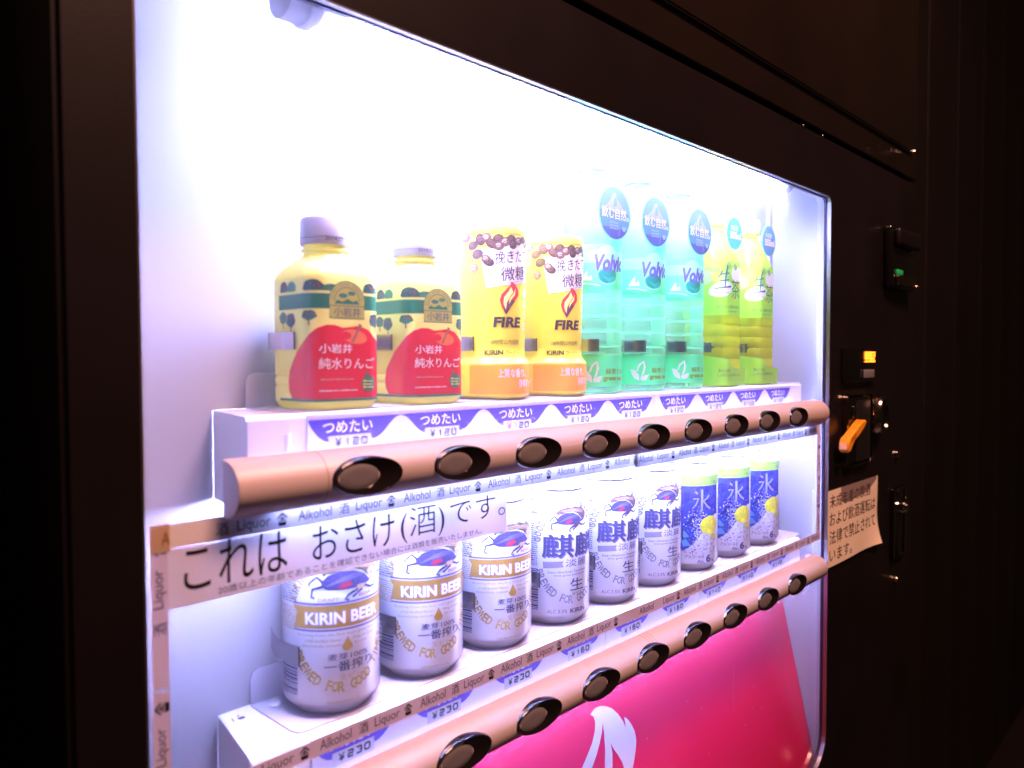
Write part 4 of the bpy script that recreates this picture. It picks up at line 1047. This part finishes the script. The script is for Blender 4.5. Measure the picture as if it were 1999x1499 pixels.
def tea_bottle():
    root = thing('tea_bottle', '', 'bottle')
    R = .0285
    bm = bmesh.new()
    lv = [(0, .0245, .012), (.0015, .0262, .013), (.005, .0270, .0150)]
    for k in range(4):
        z = .030+k*.0130
        lv += [(z, .0270, .0150), (z+.0016, .0262, .0150), (z+.0032, .0270, .0150)]
    lv += [(.0815, .0270, .0150), (.1420, .0270, .0150), (.1500, .0255, .0190), (.1620, .0205, .0190), (.1720, .0160, .0160), (.1780, .0140, .0140), (.1800, .0140, .0140), (.1810, .0153, .0153), (.1825, .0153, .0153), (.1830, .0135, .0135), (.1860, .0135, .0135)]
    mis = [0]*(len(lv)-10)+[1]*10
    loft(bm, lv, 10, mis); finish(bm, 'bottle_body', ['tea_liquid', 'tea_shoulder'], root, True)
    bm = bmesh.new(); lathe(bm, [(0, .0148), (.0035, .0150), (.0038, .0145), (.0042, .0150), (.015, .0147), (.0165, .0138), (.0168, .003)], 40); c_ = finish(bm, 'bottle_cap', 'cap_lime', root, True); c_.location = (0, 0, .1855)
    W = wrap_sq(.0270, .0150)
    A = Art()
    A.rect(-70, 70, 81, 142, 'tea_label', 0)
    for k in range(7):
        A.ell(-40+k*11.5, 124+6*math.sin(k*2.1), 8.5, 8+3*math.sin(k*1.3), ('tea_label_pale', 'lemon_1', 'tea_label_pale', 'tea_label')[k % 4], 1, 16, .3*k, .06)
    A.ell(-20, 110, 17, 8, 'mint_white', 2, 24, .2); A.ell(6, 128, 12, 9, 'mint_white', 2, 20)
    for pts in ([(-38, 134), (-30, 138), (-22, 132), (-26, 128), (-33, 129)], [(-18, 138), (-10, 142), (-5, 136), (-12, 132)], [(-2, 138), (4, 141), (8, 135), (2, 132)]): A.poly(pts, 'tea_leaf', 3)
    # brushed character 生 in strokes, 茶 beyond it
    for L, wd in (([(-24.6, 131), (-27, 126), (-30.5, 122)], (2, 1.6, .8)), ([(-27, 126.5), (-14, 128.6)], (1.2, 1.6)), ([(-28, 119), (-15, 120.8)], (1.0, 1.6)), ([(-33.5, 110.6), (-20, 112.2), (-9.5, 113.6)], (1.2, 1.6, 2.4)), ([(-17.5, 137), (-20.2, 124), (-21.4, 111.8)], (2.6, 2.2, 1.6))):
        A.stroke([(x+3, y) for x, y in L], wd, 'tea_text', 4)
    A.text('茶', -6, 13, 100, 122, 'tea_text', 4, bold=-.006); A.text('なまちゃ', -21, -8, 104.6, 107.4, 'tea_text', 4)
    A.ell(-1.4, 100.4, 2.6, 2.4, 'lemon_1', 4, 12); A.text('おいしい緑茶の香り', -27.6, 12, 88.4, 92.2, 'tea_text', 4); A.text('(渋み控えめ)', -13, 6, 84.0, 86.4, 'tea_text', 4)
    A.build('printed_label', W, root, cut=2.0, base=.0003)
    # flared paper skirt round the foot
    B = Art()
    top = [(-60, 33), (-46, 35), (-38, 34.4), (-26, 32.6), (-16, 31.2), (-9, 28.4), (-4.2, 23.4), (-1, 20.6), (6, 20.2), (27, 20.2)]
    B.poly([(-60, 1.2), (27, 1.2)]+top[::-1], 'tea_label', 0); B.stroke(top, .9, 'tea_label_pale', 1)
    B.text('青々しい香りと', -25.6, -8, 16.4, 20.0, 'tea_text', 2, bold=.01); B.text('しっかりとしたお茶のおいしさ。', -26.4, 14, 11.4, 15.0, 'tea_text', 2, bold=.01)
    def WS(u, v, o):     # leaves the bottle on the right and stands out as a flat tab
        if u > 4: return (.004+(u-4)/1000, -.0278-o, v/1000)
        x, y, z = W(u, v, o+.0008); return (x, y, z)
    B.build('paper_skirt', WS, root, cut=2.0, base=.0003)
    return root
ap = apple_bottle(); cf = coffee_bottle(); wb = water_bottle(); tb = tea_bottle()
BZ = -.0319
BY_ = .4486
rows = [(ap, (.2868, .3645), ('apple juice bottle with white cap, leftmost on the upper shelf', 'apple juice bottle with white cap, beside the yellow coffee bottles'), 'apple juice bottles on the upper shelf', True),
        (cf, (.4462, .5212), ('yellow coffee bottle next to the apple juice bottles', 'yellow coffee bottle next to the pale green water bottles'), 'yellow coffee bottles on the upper shelf', False),
        (wb, (.5800, .6560, .7320), ('pale green water bottle next to the yellow coffee bottle', 'pale green water bottle, middle one of the three', 'pale green water bottle next to the yellow green tea bottles'), 'pale green water bottles on the upper shelf', False),
        (tb, (.8075, .8935), ('lime green tea bottle next to the pale water bottles', 'lime green tea bottle, rightmost on the upper shelf'), 'lime green tea bottles on the upper shelf', False)]
for proto, xs, labs, grp, sq in rows:
    for i, x in enumerate(xs):
        o = proto if i == 0 else copy_tree(proto)
        o['label'] = labs[i]; o['group'] = grp; o.location = (x, BY_, BZ)
        clip(x, BY_, .0068, .0182, .0275 if proto is not tb else .0285, sq, 12 if proto is cf else 48)
# promotional discs hanging on the bottle necks
def collar(X, disc, r, kind, label, grp, big):
    root = thing('neck_tag', label, 'tag', (disc[0], disc[1], disc[2]), grp)
    bm = bmesh.new(); n = 40
    A_ = [bm.verts.new((r*math.cos(2*PI*k/n), 0, r*math.sin(2*PI*k/n))) for k in range(n)]; B_ = [bm.verts.new((v.co.x, .0006, v.co.z)) for v in A_]
    bm.faces.new(A_); bm.faces.new(B_[::-1])
    for k in range(n): bm.faces.new((A_[k], A_[(k+1) % n], B_[(k+1) % n], B_[k]))
    finish(bm, 'disc', 'stem_mint' if big else 'disc_teal', root)
    # curled stem from the disc's left half back to the neck
    nx_, ny_, nz_ = X-disc[0], BY_-.0150-disc[1], (.150 if big else .1475)-disc[2]
    bm = bmesh.new(); m_ = 14; rows_ = []
    for i in range(m_+1):
        t = i/m_
        th = PI/2+ (PI*.5)*t
        hx = -r*math.sin((1-t)*0+t*PI/2) if False else 0
        # outline: half width shrinks from the disc's rim to a narrow strip at the neck
        ed = (1-t)**2*.92+.12
        cx_ = -.0*r+(nx_)*t*1.0-(.35*r)*(1-t)*t*2; cy_ = .0008+(ny_)*t*t; cz_ = nz_*t
        hw = r*ed
        rows_.append([bm.verts.new((cx_-.30*r*(1-t)*(1-abs(s_)), cy_, cz_+hw*s_)) for s_ in (-1, -.5, 0, .5, 1)])
    for a, b in zip(rows_, rows_[1:]):
        for j in range(4): bm.faces.new((a[j], a[j+1], b[j+1], b[j]))
    finish(bm, 'neck_strip', 'stem_mint', root, True)
    A = Art(); q = r*1000
    if big:
        A.ell(0, 0, q*.93, q*.93, 'disc_sky', 0, 40)
        low = [(q*.93*math.cos(t), q*.93*math.sin(t)) for t in [PI*1.0+PI*k/24 for k in range(25)]]
        A.poly([(-q*.93, 0)]+low[1:-1]+[(q*.93, 0), (q*.5, q*.16), (0, q*.05), (-q*.5, q*.2)], 'disc_blue', 1)
        low = [(q*.93*math.cos(t), q*.93*math.sin(t)) for t in [math.radians(a) for a in range(215, 326, 5)]]
        A.poly(low, 'disc_navy', 2)
        A.poly([(-q*.62, q*.18), (-q*.3, q*.42), (-q*.12, q*.70), (q*.05, q*.74), (q*.16, q*.5), (q*.42, q*.28), (q*.6, q*.1), (0, q*.02)], 'disc_snow', 2)
        A.poly([(-q*.05, q*.52), (q*.1, q*.62), (q*.12, q*.3), (-q*.1, q*.2)], 'disc_sky', 3)
        A.text('飲む自然。', -q*.80, q*.84, -q*.20, q*.20, 'white_print', 4, bold=.03, slope=-.6)
        A.rect(-q*.34, q*.22, -q*.48, -q*.26, 'ice_cyan', 3); fine(A, -q*.32, q*.2, -q*.60, -q*.28, 'disc_snow', 3, 2, 4)
        A.ell(q*.55, -q*.52, q*.12, q*.10, 'disc_snow', 4, 10)
        A.stroke([(q*.3, -q*.5), (q*.22, -q*.8)], .6, 'disc_snow', 4)
    else:
        A.ell(0, 0, q*.98, q*.98, kind, 0, 36)
        A.text('大容量!', -q*.52, q*.42, q*.18, q*.50, 'mint_white', 2, bold=.02); A.text('555ml', -q*.62, q*.80, -q*.34, q*.10, 'white_print', 2, bold=.04)
    A.build('printed_face', lambda u, v, o: (u/1000, -o-.0001, v/1000), root)
for X, xd, z_, lab in ((.580, .5740, .1333, 'round blue tag on the water bottle beside the coffee bottles'), (.656, .6420, .1336, 'round blue tag on the middle water bottle'), (.732, .7258, .1338, 'round blue tag on the water bottle beside the tea bottles')):
    collar(X, (xd, .4180, z_), .0252, '', lab, 'round tags on the water bottles', True)
for X, xd, z_, kd, lab in ((.8075, .8026, .1412, 'disc_teal', 'small turquoise tag on the tea bottle beside the water bottles'), (.8935, .8888, .1422, 'disc_blue', 'small blue tag on the rightmost tea bottle')):
    collar(X, (xd, .4180, z_), .0182, kd, lab, 'round tags on the tea bottles', False)

# ================================================================== SURROUNDINGS
def struct(o): o['kind'] = 'structure'; return o
bm = bmesh.new(); box(bm, 1.392, 5, .64, .72, -1.45, 2.2)
wl = struct(finish(bm, 'wall', 'wall_brown'))
s0 = boxo('wall_slat', 'wall_brown', (0, .298, .628, .6395, -1.45, 2.2), wl, bev=.001); s0.location = (1.3925, 0, 0)
for k in range(1, 12):
    c = s0.copy(); COL.objects.link(c); c.parent = wl; c.location = (1.3925+.30*k, 0, 0)
struct(boxo('floor', 'floor_dark', (-2.5, 5, -3, 1.2, -1.55, -1.452)))
# the plain dark side of a neighbouring machine on the left edge
nb = thing('neighbouring_cabinet', 'dark cabinet standing left of the lit vending machine', 'cabinet', (-.35, .6, -1.452))
bm = bmesh.new(); box(bm, -.35, .415, 0, .5, 0, 2.4, bev=.006); finish(bm, 'cabinet_shell', 'gap_black', nb, True)
